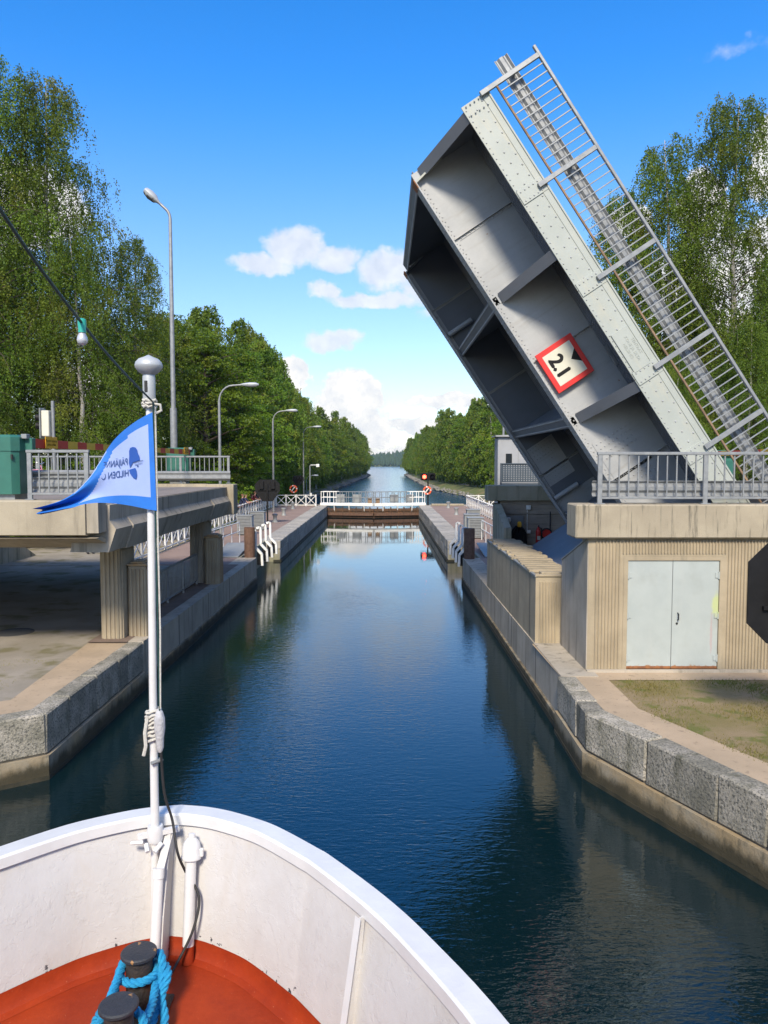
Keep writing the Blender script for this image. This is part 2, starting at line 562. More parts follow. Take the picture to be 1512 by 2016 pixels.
def flakes(mat):
    """old paint layers: thin raised edges where earlier coats flaked off"""
    t = NT(mat.node_tree)
    p = t.n['Principled BSDF']
    pos = t.new('ShaderNodeNewGeometry').outputs['Position']
    hgt = None
    for sc_, th in ((2.6, .5), (5.5, .56), (9.0, .6)):
        q = t.smooth(t.noise(pos, sc_, 7, .62, .4).outputs[0], th, th + .012)
        hgt = q if hgt is None else t.math('ADD', hgt, q)
    old = [n for n in t.n if n.type == 'BUMP'][0]
    b2 = t.new('ShaderNodeBump')
    b2.inputs['Strength'].default_value = .3
    b2.inputs['Distance'].default_value = .004
    t.l.new(hgt, b2.inputs['Height'])
    t.l.new(old.outputs[0], b2.inputs['Normal'])
    t.l.new(b2.outputs[0], p.inputs['Normal'])
    # chips down to the old dark coat along the foot of the bulwark
    src = p.inputs['Base Color'].links[0].from_socket
    sp = t.new('ShaderNodeSeparateXYZ')
    t.l.new(pos, sp.inputs[0])
    foot = t.math('SUBTRACT', 1.0, t.smooth(sp.outputs[2], 2.30, 2.42))
    chip = t.smooth(t.math('ADD', t.noise(pos, 22, 5, .6).outputs[0], t.math('MULTIPLY', foot, .16)), .755, .78)
    t.put(p.inputs['Base Color'], t.mix(chip, src, (.05, .05, .06)))
    return mat


flakes(M['boatwhite'])
M['rim'] = pmat('rim_white_paint', (.66, .66, .66), (.60, .60, .60), 4, .35, bump=.12, bscale=18, coat=.15)
M['reddeck'] = pmat('red_oxide_deck', (.34, .040, .007), (.24, .024, .005), 2.4, .6, spec=.3, bump=.15, bscale=25, fine=(35, .14), speck=(.42, .12, .06), spscale=70, splo=.68, sphi=.74)
M['bollard'] = pmat('bollard_black_iron', (.02, .024, .032), (.03, .032, .04), 10, .55, bump=.4, bscale=60, speck=(.33, .17, .06), spscale=13, splo=.64, sphi=.68)
M['bollardp'] = pmat('bollard_post_iron', (.02, .018, .017), (.05, .035, .028), 14, .65, bump=.6, bscale=50)
M['rope'] = pmat('blue_rope', (.015, .30, .56), (.01, .24, .48), 20, .75, bump=.5, bscale=120, fine=(200, .3))
M['cable'] = pmat('black_cable', (.015, .015, .016), None, rough=.55)
M['wire'] = pmat('green_cable', (.015, .055, .05), (.012, .04, .036), 20, .5)
M['socket'] = pmat('teal_plastic', (.03, .38, .30), None, rough=.4)
M['bulb'] = pmat('frosted_silver_bulb', (.62, .62, .64), (.5, .5, .53), 40, .3, metal=.3)
M['lamphead'] = pmat('lamp_head_grey', (.46, .48, .50), (.40, .42, .44), 5, .45, metal=.2)
M['lampdark'] = pmat('lamp_head_dark', (.09, .09, .095), None, rough=.4)
M['ropew'] = pmat('pale_rope', (.62, .6, .54), (.5, .48, .43), 40, .85, bump=.5, bscale=150)
M['flagblue'] = pmat('flag_blue_cloth', (.012, .16, .60), (.012, .135, .52), 8, .7, bump=.1, bscale=300)
M['flagwhite'] = pmat('flag_white_cloth', (.31, .40, .70), (.28, .37, .66), 6, .7, bump=.1, bscale=300)
M['ink'] = pmat('flag_navy_print', (.012, .055, .20), None, rough=.7)
M['emblem'] = pmat('flag_emblem_print', (.008, .07, .34), None, rough=.7)
M['cabin'] = pmat('cabin_pale_panel', (.34, .345, .36), (.30, .305, .32), 2, .5, streak=(.38, .38, .36), stamt=.5)
M['perf'] = pmat('perforated_blue_grey', (.055, .075, .095), (.045, .062, .08), 3, .5)
M['bark'] = pmat('birch_bark', (.50, .48, .44), (.36, .33, .30), 3, .9, bump=.3, streak=(.035, .03, .028), stamt=.9, stscale=(1.2, 1.2, 3.5))
M['barkd'] = pmat('dark_bark', (.10, .08, .06), (.06, .05, .04), 4, .95, bump=.5)
M['stone'] = pmat('bank_stone', (.24, .225, .20), (.15, .145, .13), 3, .9, bump=.6, bscale=14)
M['sand'] = pmat('path_sand', (.42, .36, .28), (.36, .31, .24), 1, .95)
M['rooft'] = pmat('brown_roof', (.12, .055, .035), (.09, .045, .03), 6, .85, bump=.3)
M['housew'] = pmat('dark_timber_wall', (.10, .04, .03), (.08, .035, .025), 6, .85)
M['brick'] = pmat('chimney_brick', (.36, .11, .05), (.26, .08, .04), 9, .9, bump=.5)
M['orange'] = pmat('lifebuoy_orange', (.72, .11, .035), None, rough=.5)
M['carwhite'] = pmat('car_white_paint', (.68, .68, .69), None, rough=.25, coat=.6)
M['rubber'] = pmat('tyre_rubber', (.018, .018, .019), None, rough=.85)
M['chrome'] = pmat('light_metal', (.6, .6, .6), None, rough=.3, metal=.8)

def glass_mat(name, c=(.02, .025, .03)):
    m = bpy.data.materials.new(name)
    m.use_nodes = True
    p = m.node_tree.nodes['Principled BSDF']
    p.inputs['Base Color'].default_value = (*c, 1)
    p.inputs['Roughness'].default_value = .06
    p.inputs['IOR'].default_value = 1.5
    return m
M['glass'] = glass_mat('window_glass')
M['lens'] = glass_mat('dark_lens', (.01, .01, .012))

def emit_mat(name, c, s):
    m = bpy.data.materials.new(name)
    m.use_nodes = True
    p = m.node_tree.nodes['Principled BSDF']
    p.inputs['Base Color'].default_value = (*c, 1)
    p.inputs['Emission Color'].default_value = (*c, 1)
    p.inputs['Emission Strength'].default_value = s
    return m
M['redlamp'] = emit_mat('red_signal_lamp', (1, .06, .03), 9)

def leaf_mat(name, c1, c2, c3, trans=.35):
    m = bpy.data.materials.new(name)
    m.use_nodes = True
    t = NT(m.node_tree)
    t.n.clear()
    at = t.new('ShaderNodeAttribute', attribute_name='tint')
    pos = t.new('ShaderNodeNewGeometry').outputs['Position']
    oi = t.new('ShaderNodeObjectInfo')
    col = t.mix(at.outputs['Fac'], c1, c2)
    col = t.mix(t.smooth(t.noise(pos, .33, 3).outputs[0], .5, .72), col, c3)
    hs = t.new('ShaderNodeHueSaturation')
    t.l.new(col, hs.inputs['Color'])
    t.put(hs.inputs['Hue'], t.math('ADD', .498, t.math('MULTIPLY', oi.outputs['Random'], .022)))
    t.put(hs.inputs['Value'], t.math('ADD', .82, t.math('MULTIPLY', oi.outputs['Random'], .36)))
    col = hs.outputs[0]
    d = t.new('ShaderNodeBsdfDiffuse')
    t.put(d.inputs[0], col)
    tr = t.new('ShaderNodeBsdfTranslucent')
    t.put(tr.inputs[0], t.mix(.5, col, (.13, .17, .02)))
    g = t.new('ShaderNodeBsdfGlossy')
    g.inputs['Roughness'].default_value = .45
    g.inputs[0].default_value = (.8, .85, .8, 1)
    mx = t.new('ShaderNodeMixShader')
    mx.inputs[0].default_value = trans
    t.l.new(d.outputs[0], mx.inputs[1])
    t.l.new(tr.outputs[0], mx.inputs[2])
    fr = t.new('ShaderNodeFresnel')
    fr.inputs[0].default_value = 1.4
    mg = t.new('ShaderNodeMixShader')
    t.put(mg.inputs[0], t.math('MULTIPLY', fr.outputs[0], .10))
    t.l.new(mx.outputs[0], mg.inputs[1])
    t.l.new(g.outputs[0], mg.inputs[2])
    o = t.new('ShaderNodeOutputMaterial')
    t.l.new(mg.outputs[0], o.inputs[0])
    return m
M['birchleaf'] = leaf_mat('birch_leaves', (.066, .122, .015), (.21, .275, .038), (.265, .27, .046), .42)
M['limeleaf'] = leaf_mat('linden_leaves', (.075, .15, .014), (.205, .29, .028), (.265, .28, .032), .40)
M['blade'] = leaf_mat('grass_blades', (.16, .15, .03), (.30, .23, .09), (.16, .19, .03), .2)

def water_mat(name, deep, calm_y=None):
    m = bpy.data.materials.new(name)
    m.use_nodes = True
    t = NT(m.node_tree)
    p = t.n['Principled BSDF']
    p.inputs['Base Color'].default_value = (*deep, 1)
    p.inputs['Roughness'].default_value = .015 if calm_y else .16
    p.inputs['IOR'].default_value = 1.62
    p.inputs['Specular IOR Level'].default_value = .62
    p.inputs['Specular Tint'].default_value = (.80, .93, 1.0, 1)
    pos = t.new('ShaderNodeNewGeometry').outputs['Position']
    s1 = t.noise(t.vscale(pos, (1.0, 2.6, 1)), 3.4, 3, .5, .6).outputs[0]
    s2 = t.noise(t.vscale(pos, (1.0, 2.2, 1)), 9.0, 2, .5, .3).outputs[0]
    s3 = t.noise(pos, .9, 2, .5).outputs[0]
    patch = t.smooth(t.noise(t.vscale(pos, (1, .55, 1), (3.1, 1.7, 0)), .16, 3, .5).outputs[0], .42, .62)
    sy = t.new('ShaderNodeSeparateXYZ')
    t.l.new(pos, sy.inputs[0])
    if calm_y:
        near = t.math('SUBTRACT', 1.0, t.smooth(sy.outputs[1], calm_y[0], calm_y[1]))
        amp = t.math('ADD', .05, t.math('MULTIPLY', near, t.math('ADD', .35, t.math('MULTIPLY', patch, .65))))
    else:
        amp = t.math('ADD', .5, patch)
    h = t.math('ADD', t.math('MULTIPLY', s1, .62), t.math('MULTIPLY', s2, .38))
    h = t.math('ADD', t.math('MULTIPLY', h, amp), t.math('MULTIPLY', s3, .16))
    b = t.new('ShaderNodeBump')
    b.inputs['Strength'].default_value = 1.0
    b.inputs['Distance'].default_value = .0115 if calm_y else .008
    t.l.new(h, b.inputs['Height'])
    t.l.new(b.outputs[0], p.inputs['Normal'])
    return m
M['water'] = water_mat('canal_water', (.0022, .0115, .0145), (27, 40))
M['water2'] = water_mat('lake_water', (.02, .075, .15))

# ================================================================== SETTING
Q = 1.1          # quay level above the upper water
RD = 4.4         # road level
LOW = -3.0       # water level below the lock
XL, XR = -5.55, 3.42

# ---- water
m = MB()
m.add([(-260, -300, 0), (260, -300, 0), (260, 14.2, 0), (-260, 14.2, 0)], [(0, 1, 2, 3)])
m.add([(XL - .1, 14.2, 0), (XR + .1, 14.2, 0), (XR + .1, 33.3, 0), (XL - .1, 33.3, 0)], [(0, 1, 2, 3)])
m.add([(XL - .85, 33.3, 0), (XR + .85, 33.3, 0), (XR + .85, 40.7, 0), (XL - .85, 40.7, 0)], [(0, 1, 2, 3)])
m.add([(XL - .1, 40.7, 0), (XR + .1, 40.7, 0), (XR + .1, 74.6, 0), (XL - .1, 74.6, 0)], [(0, 1, 2, 3)])
struct(m.build('canal_water', M['water']))
m = MB()
m.add([(-2500, 74.9, LOW), (2500, 74.9, LOW), (2500, 2600, LOW), (-2500, 2600, LOW)], [(0, 1, 2, 3)])
struct(m.build('lake_water', M['water2']))

# ---- ground left of the lock: gravel under the bridge, paving along the chamber
LEDGE = [(-46, -15.5), (-15.4, 5.6), (-5.55, 12.4), (XL, 17.5)]        # top edge of the left wall, near part
REDGE = [(12.5, -9.4), (4.71, 9.19), (3.33, 12.47), (XR - .07, 14.6)]                 # right wall, near part


def offset_path(path, dist):
    out = []
    for i, p in enumerate(path):
        a = Vector(path[max(i - 1, 0)]); b = Vector(path[min(i + 1, len(path) - 1)])
        d = (b - a).normalized()
        n = Vector((-d.y, d.x))
        out.append((p[0] + n.x * dist, p[1] + n.y * dist))
    return out


def strip(m, pa, pb, z):
    vs = [(x, y, z) for x, y in pa] + [(x, y, z) for x, y in pb]
    n = len(pa)
    m.add(vs, [(i, i + 1, n + i + 1, n + i) for i in range(n - 1)])


# left: cope .35 wide, tan strip, gravel
L2 = LEDGE + [(XL, 33.2)]
Lc = offset_path(L2, .2)
Lt = offset_path(L2, 1.25)
m = MB()
strip(m, [(-6.8, 17.4), (-6.8, 31.0), (XL - .34, 31.0)][:2] + [], [(-5.9, 17.4), (-5.9, 31.0)], Q + .006)
struct(m.build('bank_soil_strip', pmat('soil_strip', (.20, .14, .11), (.15, .11, .085), 2, .95, bump=.6, bscale=60, fine=(80, .3))))
m = MB()
strip(m, Lc[:4], Lt[:4], Q - .02)
struct(m.build('quay_walk_left', M['tan']))
m = MB()
gl = [(-230, -60)] + [(-60, -20)] + [(p[0], p[1]) for p in Lc[1:4]] + [(-6.2, 31.0)] + [(-230, 31.0)]
m.add([(x, y, Q - .028) for x, y in gl], [tuple(range(len(gl)))])
struct(m.build('ground_left', M['gravel']))
m = MB()
m.box(-10.2, XL - .78, 31.0, 33.25, Q - .3, Q - .003)
m.box(-10.2, XL - .85, 33.3, 40.5, Q - .3, Q - .001)
m.box(-10.2, XL - 1.05, 40.5, 73.8, Q - .3, Q)
struct(m.build('paving_left', M['pave']))

# right
Rc = offset_path(REDGE, -.2)
Rt = offset_path(REDGE, -.98)
m = MB()
strip(m, Rc, Rt[:3] + [(4.28, 14.42)], Q - .02)
m.add([(XR, 14.4, Q - .019), (4.28, 14.42, Q - .019), (16, 14.42, Q - .019), (16, 15.1, Q - .019), (4.0, 15.1, Q - .019), (4.05, 17.35, Q - .019), (XR - .04, 17.35, Q - .019)],
      [(0, 1, 2, 3, 4), (0, 4, 5, 6)])
struct(m.build('quay_walk_right', M['tan']))
m = MB()
gr = [(230, -60), (60, -20)] + [(p[0], p[1]) for p in Rc[:3]] + [(4.2, 14.6), (16, 14.6), (230, 14.6)]
m.add([(x, y, Q - .028) for x, y in gr], [tuple(range(len(gr)))])
struct(m.build('ground_right', M['grassy']))
m = MB()
m.box(XR + .70, 11, 28.6, 33.15, Q - .3, Q - .003)
m.box(XR + .85, 11, 33.2, 40.5, Q - .3, Q - .001)
m.box(XR + 1.05, 11, 40.5, 73.8, Q - .3, Q)
struct(m.build('paving_right', M['pave']))

# short grass and moss in the mossy gravel by the abutment
rng = np.random.default_rng(3)


def blade_field(name, poly_fn, n, hmin, hmax, mat, zfn=None, wd=.006):
    pts = poly_fn(n)
    n = len(pts)
    h = rng.uniform(hmin, hmax, n)
    a = rng.uniform(0, 2 * math.pi, n)
    ln = rng.uniform(0, .9, n) * h
    z = np.full(n, Q - .03) if zfn is None else zfn(pts)
    v = np.zeros((n, 3, 3))
    v[:, 0, 0] = pts[:, 0] - np.cos(a) * wd; v[:, 0, 1] = pts[:, 1] - np.sin(a) * wd; v[:, 0, 2] = z
    v[:, 1, 0] = pts[:, 0] + np.cos(a) * wd; v[:, 1, 1] = pts[:, 1] + np.sin(a) * wd; v[:, 1, 2] = z
    b = rng.uniform(0, 2 * math.pi, n)
    v[:, 2, 0] = pts[:, 0] + np.cos(b) * ln; v[:, 2, 1] = pts[:, 1] + np.sin(b) * ln; v[:, 2, 2] = z + h
    me = bpy.data.meshes.new(name)
    me.vertices.add(n * 3); me.loops.add(n * 3); me.polygons.add(n)
    me.vertices.foreach_set('co', v.ravel())
    me.loops.foreach_set('vertex_index', np.arange(n * 3, dtype=np.int32))
    me.polygons.foreach_set('loop_start', np.arange(0, n * 3, 3, dtype=np.int32))
    at = me.attributes.new('tint', 'FLOAT', 'POINT')
    at.data.foreach_set('value', np.repeat(rng.random(n), 3).astype(np.float32))
    me.materials.append(mat)
    me.update()
    o = link(name, me)
    return stuff(o)


def clumpy(x, y):
    return .5 + .25 * (np.sin(x * 3.1 + 1.3 * np.sin(y * 2.2)) + np.sin(y * 3.7 + 1.1 * np.sin(x * 1.9)))


def right_patch(n):
    x = rng.uniform(4.3, 9.5, n); y = rng.uniform(6.0, 14.45, n)
    ex = np.interp(y, [5.9, 9.5, 12.4, 13.4, 14.45], [6.75, 5.5, 4.36, 4.28, 4.33])
    keep = (x > ex + rng.normal(.04, .05, n)) & (rng.random(n) < clumpy(x, y) ** 2.2)
    return np.stack([x[keep], y[keep]], 1)


def left_patch(n):
    x = rng.uniform(-9.5, -6.3, n); y = rng.uniform(10.5, 16.0, n)
    ex = np.interp(y, [10.5, 11.6, 13.4, 16.0], [-8.6, -7.5, -6.95, -6.85])
    keep = (x < ex - .02) & (rng.random(n) < .35 * clumpy(x, y) ** 2 * np.clip((x + 9.5) / 2.2, 0, 1))
    return np.stack([x[keep], y[keep]], 1)


tag(blade_field('moss_grass', right_patch, 70000, .01, .055, M['blade']), 'short patchy grass on the gravel by the double doors', 'grass')
tag(blade_field('sparse_grass', left_patch, 22000, .006, .03, M['blade']), 'sparse grass in the gravel beside the left quay', 'grass')


# ---- quay walls with stones as pieces
def block_run(parent, path, z0, z1, depth, lens, gap=.018, mat='granite', name='granite_block', proud=.0, jit=.014, chamf=.026, side=1):
    """blocks laid along a polyline; depth goes to the land side (side=+1: left of travel)"""
    k = 0
    for i in range(len(path) - 1):
        a = Vector(path[i]); b = Vector(path[i + 1])
        d = (b - a); L = d.length; d.normalize()
        ang = math.atan2(d.y, d.x)
        s = 0.0
        while s < L - .05:
            ln = lens[k % len(lens)]; k += 1
            if L - (s + ln) < .45:
                ln = L - s
            mm = MB()
            y0, y1 = (-proud, depth) if side > 0 else (-depth, proud)
            mm.cbox(gap / 2, ln - gap / 2, y0, y1, z0, z1, chamf, None, jit)
            o = mm.build(name, M[mat], parent, loc=(a.x + d.x * s, a.y + d.y * s, 0), rot=(0, 0, ang))
            s += ln


def wall_face(m, path, z0, z1, back, side=1):
    """solid backing wall below / behind the stones"""
    pb = offset_path(path, back * side)
    n = len(path)
    vs = [(x, y, z0) for x, y in path] + [(x, y, z1) for x, y in path] + [(x, y, z1) for x, y in pb]
    fs = []
    for i in range(n - 1):
        fs += [(i, i + 1, n + i + 1, n + i), (n + i, n + i + 1, 2 * n + i + 1, 2 * n + i)]
    m.add(vs, fs)


# left near wall
wl = struct(bpy.data.objects.new('quay_wall_left', None)); COL.objects.link(wl)
m = MB(); wall_face(m, [(p[0], p[1]) for p in offset_path(LEDGE, .03)], -1.5, Q - .03, .3); m.build('backing', M['mortar'], wl)
m = MB(); wall_face(m, offset_path(LEDGE, -.05), -1.5, .40, .2); m.build('footing', M['footing'], wl)
m = MB(); wall_face(m, offset_path(LEDGE, -.058), -1.5, .07, .02); m.build('algae_band', M['algae'], wl)
block_run(wl, LEDGE, .42, Q, .36, [1.18, .62, 1.25, 1.05, .95, 1.3])
# concrete part under the bridge and the stretch before the recess
m = MB()
m.box(XL - .8, XL, 17.52, 33.3, -1.5, Q + .001)
m.build('concrete_face', M['conc_g'], wl)
m = MB(); m.box(XL - .2, XL + .05, 17.52, 33.2, -1.5, .30); m.build('footing', M['footing'], wl)
m = MB(); m.box(XL - .2, XL + .058, 17.53, 33.15, -1.5, .12); m.build('algae_band', M['algae'], wl)
for yj in (20.6, 24.1, 27.4, 30.4):
    m = MB(); m.box(XL - .05, XL + .004, yj - .014, yj + .014, .3, Q + .004); m.build('joint', M['dark'], wl)
# recess
m = MB(); m.box(XL - 1.1, XL - .72, 33.3, 40.5, -1.5, Q - .003); m.build('recess_face', M['conc_old'], wl)
# chamber wall
m = MB(); m.box(XL - 1.05, XL + .03, 40.5, 74.2, -4.0, Q - .45); m.build('backing', M['conc_old'], wl)
ln_l = [1.25, 1.4, 1.1, 1.3, 1.2]
block_run(wl, [(XL + .06, 40.5), (XL + .06, 74.2)], Q - .45, Q + .012, 1.12, ln_l, .03, 'granite_l', 'cope_slab', jit=.012, chamf=.03)
block_run(wl, [(XL + .055, 40.5), (XL + .055, 74.2)], .12, Q - .46, .3, [1.1, 1.35, .95, 1.2], .025, 'granite_l', 'face_stone', jit=.01)
m = MB(); m.box(XL - .3, XL + .11, 40.45, 74.2, -1.5, .1); m.build('algae_band', M['algae'], wl)

# right wall
wr = struct(bpy.data.objects.new('quay_wall_right', None)); COL.objects.link(wr)
m = MB(); wall_face(m, offset_path(REDGE, -.03), -1.5, Q - .03, .3, -1); m.build('backing', M['mortar'], wr)
m = MB(); wall_face(m, offset_path(REDGE, .05), -1.5, .43, .2, -1); m.build('footing', M['footing'], wr)
m = MB(); wall_face(m, offset_path(REDGE, .06), -1.5, .07, .02, -1); m.build('algae_band', M['algae'], wr)
block_run(wr, REDGE[::-1][:], .45, Q, .36, [.9, .62, .34, 1.42, 1.36, 1.3, 1.5], side=1)
m = MB(); m.box(XR, XR + .72, 14.62, 33.2, -1.5, Q + .001); m.build('concrete_face', M['conc_g'], wr)
m = MB(); m.box(XR - .06, XR + .2, 14.62, 33.1, -1.5, .27); m.build('footing', M['footing'], wr)
m = MB(); m.box(XR - .07, XR + .2, 14.63, 33.05, -1.5, .12); m.build('algae_band', M['algae'], wr)
for yj in (17.1, 20.4, 23.6, 26.9, 30.2):
    m = MB(); m.box(XR - .004, XR + .05, yj - .014, yj + .014, .27, Q + .004); m.build('joint', M['dark'], wr)
m = MB(); m.box(XR + .72, XR + 1.1, 33.2, 40.5, -1.5, Q - .003); m.build('recess_face', M['conc_old'], wr)
m = MB(); m.box(XR - .03, XR + 1.05, 40.5, 74.2, -4.0, Q - .45); m.build('backing', M['conc_old'], wr)
block_run(wr, [(XR - .06, 74.2), (XR - .06, 40.5)], Q - .45, Q + .012, 1.12, ln_l, .03, 'granite_l', 'cope_slab', jit=.012, chamf=.03)
block_run(wr, [(XR - .055, 74.2), (XR - .055, 40.5)], .12, Q - .46, .3, [1.1, 1.35, .95, 1.2], .025, 'granite_l', 'face_stone', jit=.01)
m = MB(); m.box(XR - .11, XR + .3, 40.45, 74.2, -1.5, .1); m.build('algae_band', M['algae'], wr)
# lock end wall that drops to the lower reach
m = MB()
m.box(-11, XL - .02, 73.8, 76.5, -5, Q - .01)
m.box(XR + .02, 11.2, 73.8, 76.5, -5, Q - .01)
struct(m.build('lock_end_wall', M['conc_g']))

# ---- land beside the lock and the banks of the lower canal
def bank_half(y):      # left and right water edges of the lower canal
    xl = np.interp(y, [76, 120, 180, 250, 440, 560], [-6.5, -15, -17, -14.8, -10.8, -9.0])
    xr = np.interp(y, [76, 100, 135, 190, 240, 560], [6, 19, 23, 19.5, 14.5, 14.0])
    return xl, xr


def terrain_z(x, y):
    xl, xr = bank_half(y)
    d = np.maximum(xl - x, x - xr)               # metres inland from the water edge
    z = np.where(d < 0, LOW - 1.5, LOW + .35 + np.clip(d, 0, 4.5) * .33 + np.clip(d - 4.5, 0, 20) * .045)
    up = np.clip((128 - y) / 46, 0, 1)
    up = up * up * (3 - 2 * up)
    inland = np.clip((np.abs(x - (-1)) - 9.5) / 5, 0, 1)
    z = z * (1 - up * inland) + (Q - .03) * up * inland
    end = np.clip((y - 548) / 18, 0, 1)
    z = z * (1 - end) + (LOW - 2) * end
    return z


xs = np.concatenate([np.linspace(-240, -40, 14), np.linspace(-36, -5, 48), np.linspace(-4, 4, 4), np.linspace(5, 40, 54), np.linspace(46, 240, 14)])
ys = np.concatenate([np.linspace(76.4, 200, 60), np.linspace(206, 570, 62)])
X, Y = np.meshgrid(xs, ys)
Z = terrain_z(X, Y) + rng.normal(0, .025, X.shape)
nv = len(xs)
m = MB()
m.v = list(zip(X.ravel(), Y.ravel(), Z.ravel()))
m.f = [(j * nv + i, j * nv + i + 1, (j + 1) * nv + i + 1, (j + 1) * nv + i) for j in range(len(ys) - 1) for i in range(nv - 1)]
m.m = [0] * len(m.f)
struct(m.build('canal_banks', M['lawn'], smooth=True))
m = MB()
m.box(-230, -10.2, 47.0, 76.5, -1, Q - .02)
struct(m.build('lawn_left', M['lawn']))
m = MB()
m.box(-230, -10.2, 30.9, 47.0, -1, Q - .016)
struct(m.build('gravel_yard', M['gravel']))
m = MB()
m.box(11, 230, 28.7, 76.5, -1, Q - .02)
struct(m.build('lawn_right', M['lawn']))
m = MB()
strip(m, [(14.5, 60), (15.0, 76.4)], [(17.2, 60), (17.6, 76.4)], Q + .0)
struct(m.build('path_right', M['sand']))
# sand path on the right bank, following the ground
ysp = np.linspace(130, 300, 40)
m = MB()
vs = []
for yy in ysp:
    c = bank_half(yy)[1] + 9 + 1.5 * math.sin(yy * .05)
    for q in (-1.1, 1.1):
        vs.append((c + q, yy, float(terrain_z(np.array(c + q), np.array(yy))) + .07))
m.add(vs, [(2 * i, 2 * i + 1, 2 * i + 3, 2 * i + 2) for i in range(len(ysp) - 1)])
struct(m.build('path_bank', M['sand']))

# stones along the water edge of the lower canal
def stone_edge(name, side, y0, y1, n):
    mm = MB()
    for i in range(n):
        yy = y0 + (y1 - y0) * (i / n) ** 1.6 + random.uniform(-.4, .4)
        xl, xr = bank_half(yy)
        off = random.uniform(-.2, 1.6)
        x = float(xl) - off if side < 0 else float(xr) + off
        r = random.uniform(.22, .5) * (1 + (yy - y0) / 260)
        z = LOW + .1 + max(off, 0) * .33 + .05
        vs = []
        for (a, b, c) in ((1, 0, 0), (-1, 0, 0), (0, 1, 0), (0, -1, 0), (0, 0, 1), (0, 0, -1), (.7, .7, .5), (-.7, .6, .5), (.6, -.7, .4), (-.6, -.7, .5)):
            k = r * random.uniform(.75, 1.2)
            vs.append(Vector((a * k, b * k, c * k * .7)))
        bm = bmesh.new()
        for p in vs:
            bm.verts.new(p)
        bmesh.ops.convex_hull(bm, input=bm.verts)
        bm.verts.ensure_lookup_table()
        for ii, vv in enumerate(bm.verts):
            vv.index = ii
        mm.add([(x + v.co.x, yy + v.co.y, z + v.co.z) for v in bm.verts], [[v.index for v in f.verts] for f in bm.faces])
        bm.free()
    return stuff(mm.build(name, M['stone']))


tag(stone_edge('bank_stones', -1, 84, 520, 520), 'rough stones lining the left water edge beyond the lock', 'stones')
tag(stone_edge('bank_stones', 1, 84, 520, 620), 'rough stones lining the right water edge beyond the lock', 'stones')

# ---- far shore: low hill with forest, radio mast
xs = np.linspace(-900, 900, 90)
m = MB()
vs = []
for x in xs:
    h = 15 + 6 * math.sin(x * .011 + 1) + 4 * math.sin(x * .027)
    vs += [(x, 1900, LOW - .5), (x, 1950, LOW + h * .4), (x, 2060, LOW + h), (x, 2300, LOW + h * .9)]
m.add(vs, [(i * 4 + k, i * 4 + k + 1, i * 4 + k + 5, i * 4 + k + 4) for i in range(len(xs) - 1) for k in range(3)])
struct(m.build('far_shore_hill', M['lawn'], smooth=True))
m = MB()
for i in range(2600):
    x = random.uniform(-900, 900) if i > 500 else random.uniform(-130, 130)
    y = random.uniform(1898, 2090)
    h0 = 15 + 6 * math.sin(x * .011 + 1) + 4 * math.sin(x * .027)
    z = LOW + h0 * min(max((y - 1900) / 160, 0), 1) * .95
    H = random.uniform(13, 22)
    r = H * random.uniform(.14, .26)
    n = 6
    prof = [(r * .5, 0), (r, H * .22), (r * .8, H * .55), (r * .35, H * .85), (.1, H)]
    b = len(m.v)
    for (rr, zz) in prof:
        for k in range(n):
            t = 2 * math.pi * k / n + random.uniform(-.25, .25)
            q = rr * random.uniform(.7, 1.25)
            m.v.append((x + q * math.cos(t), y + q * math.sin(t), z + zz))
    for a in range(len(prof) - 1):
        for k in range(n):
            m.f.append((b + a * n + k, b + a * n + (k + 1) % n, b + (a + 1) * n + (k + 1) % n, b + (a + 1) * n + k)); m.m.append(0)
fo = stuff(m.build('far_forest', pmat('far_forest_green', (.03, .06, .03), (.05, .08, .035), .02, .95)))
tag(fo, 'dark forest on the far shore of the lake', 'forest')
t = thing('radio_mast', 'thin radio mast rising above the far shore', 'mast', (29, 2040, 12))
m = MB()
for k in range(3):
    a = 2 * math.pi * k / 3
    m.tube([(math.cos(a) * .8, math.sin(a) * .8, 0), (math.cos(a) * .35, math.sin(a) * .35, 76)], .16, 5)
for i in range(24):
    z0 = i * 3.1
    for k in range(3):
        a = 2 * math.pi * k / 3; b = 2 * math.pi * (k + 1) / 3
        r0 = .8 - .45 * z0 / 76
        m.tube([(math.cos(a) * r0, math.sin(a) * r0, z0), (math.cos(b) * r0, math.sin(b) * r0, z0 + 3.1)], .07, 4)
m.build('lattice', M['galv'], t)
MB().tube([(0, 0, 75), (0, 0, 82)], .1, 5).build('antenna', M['galv'], t)

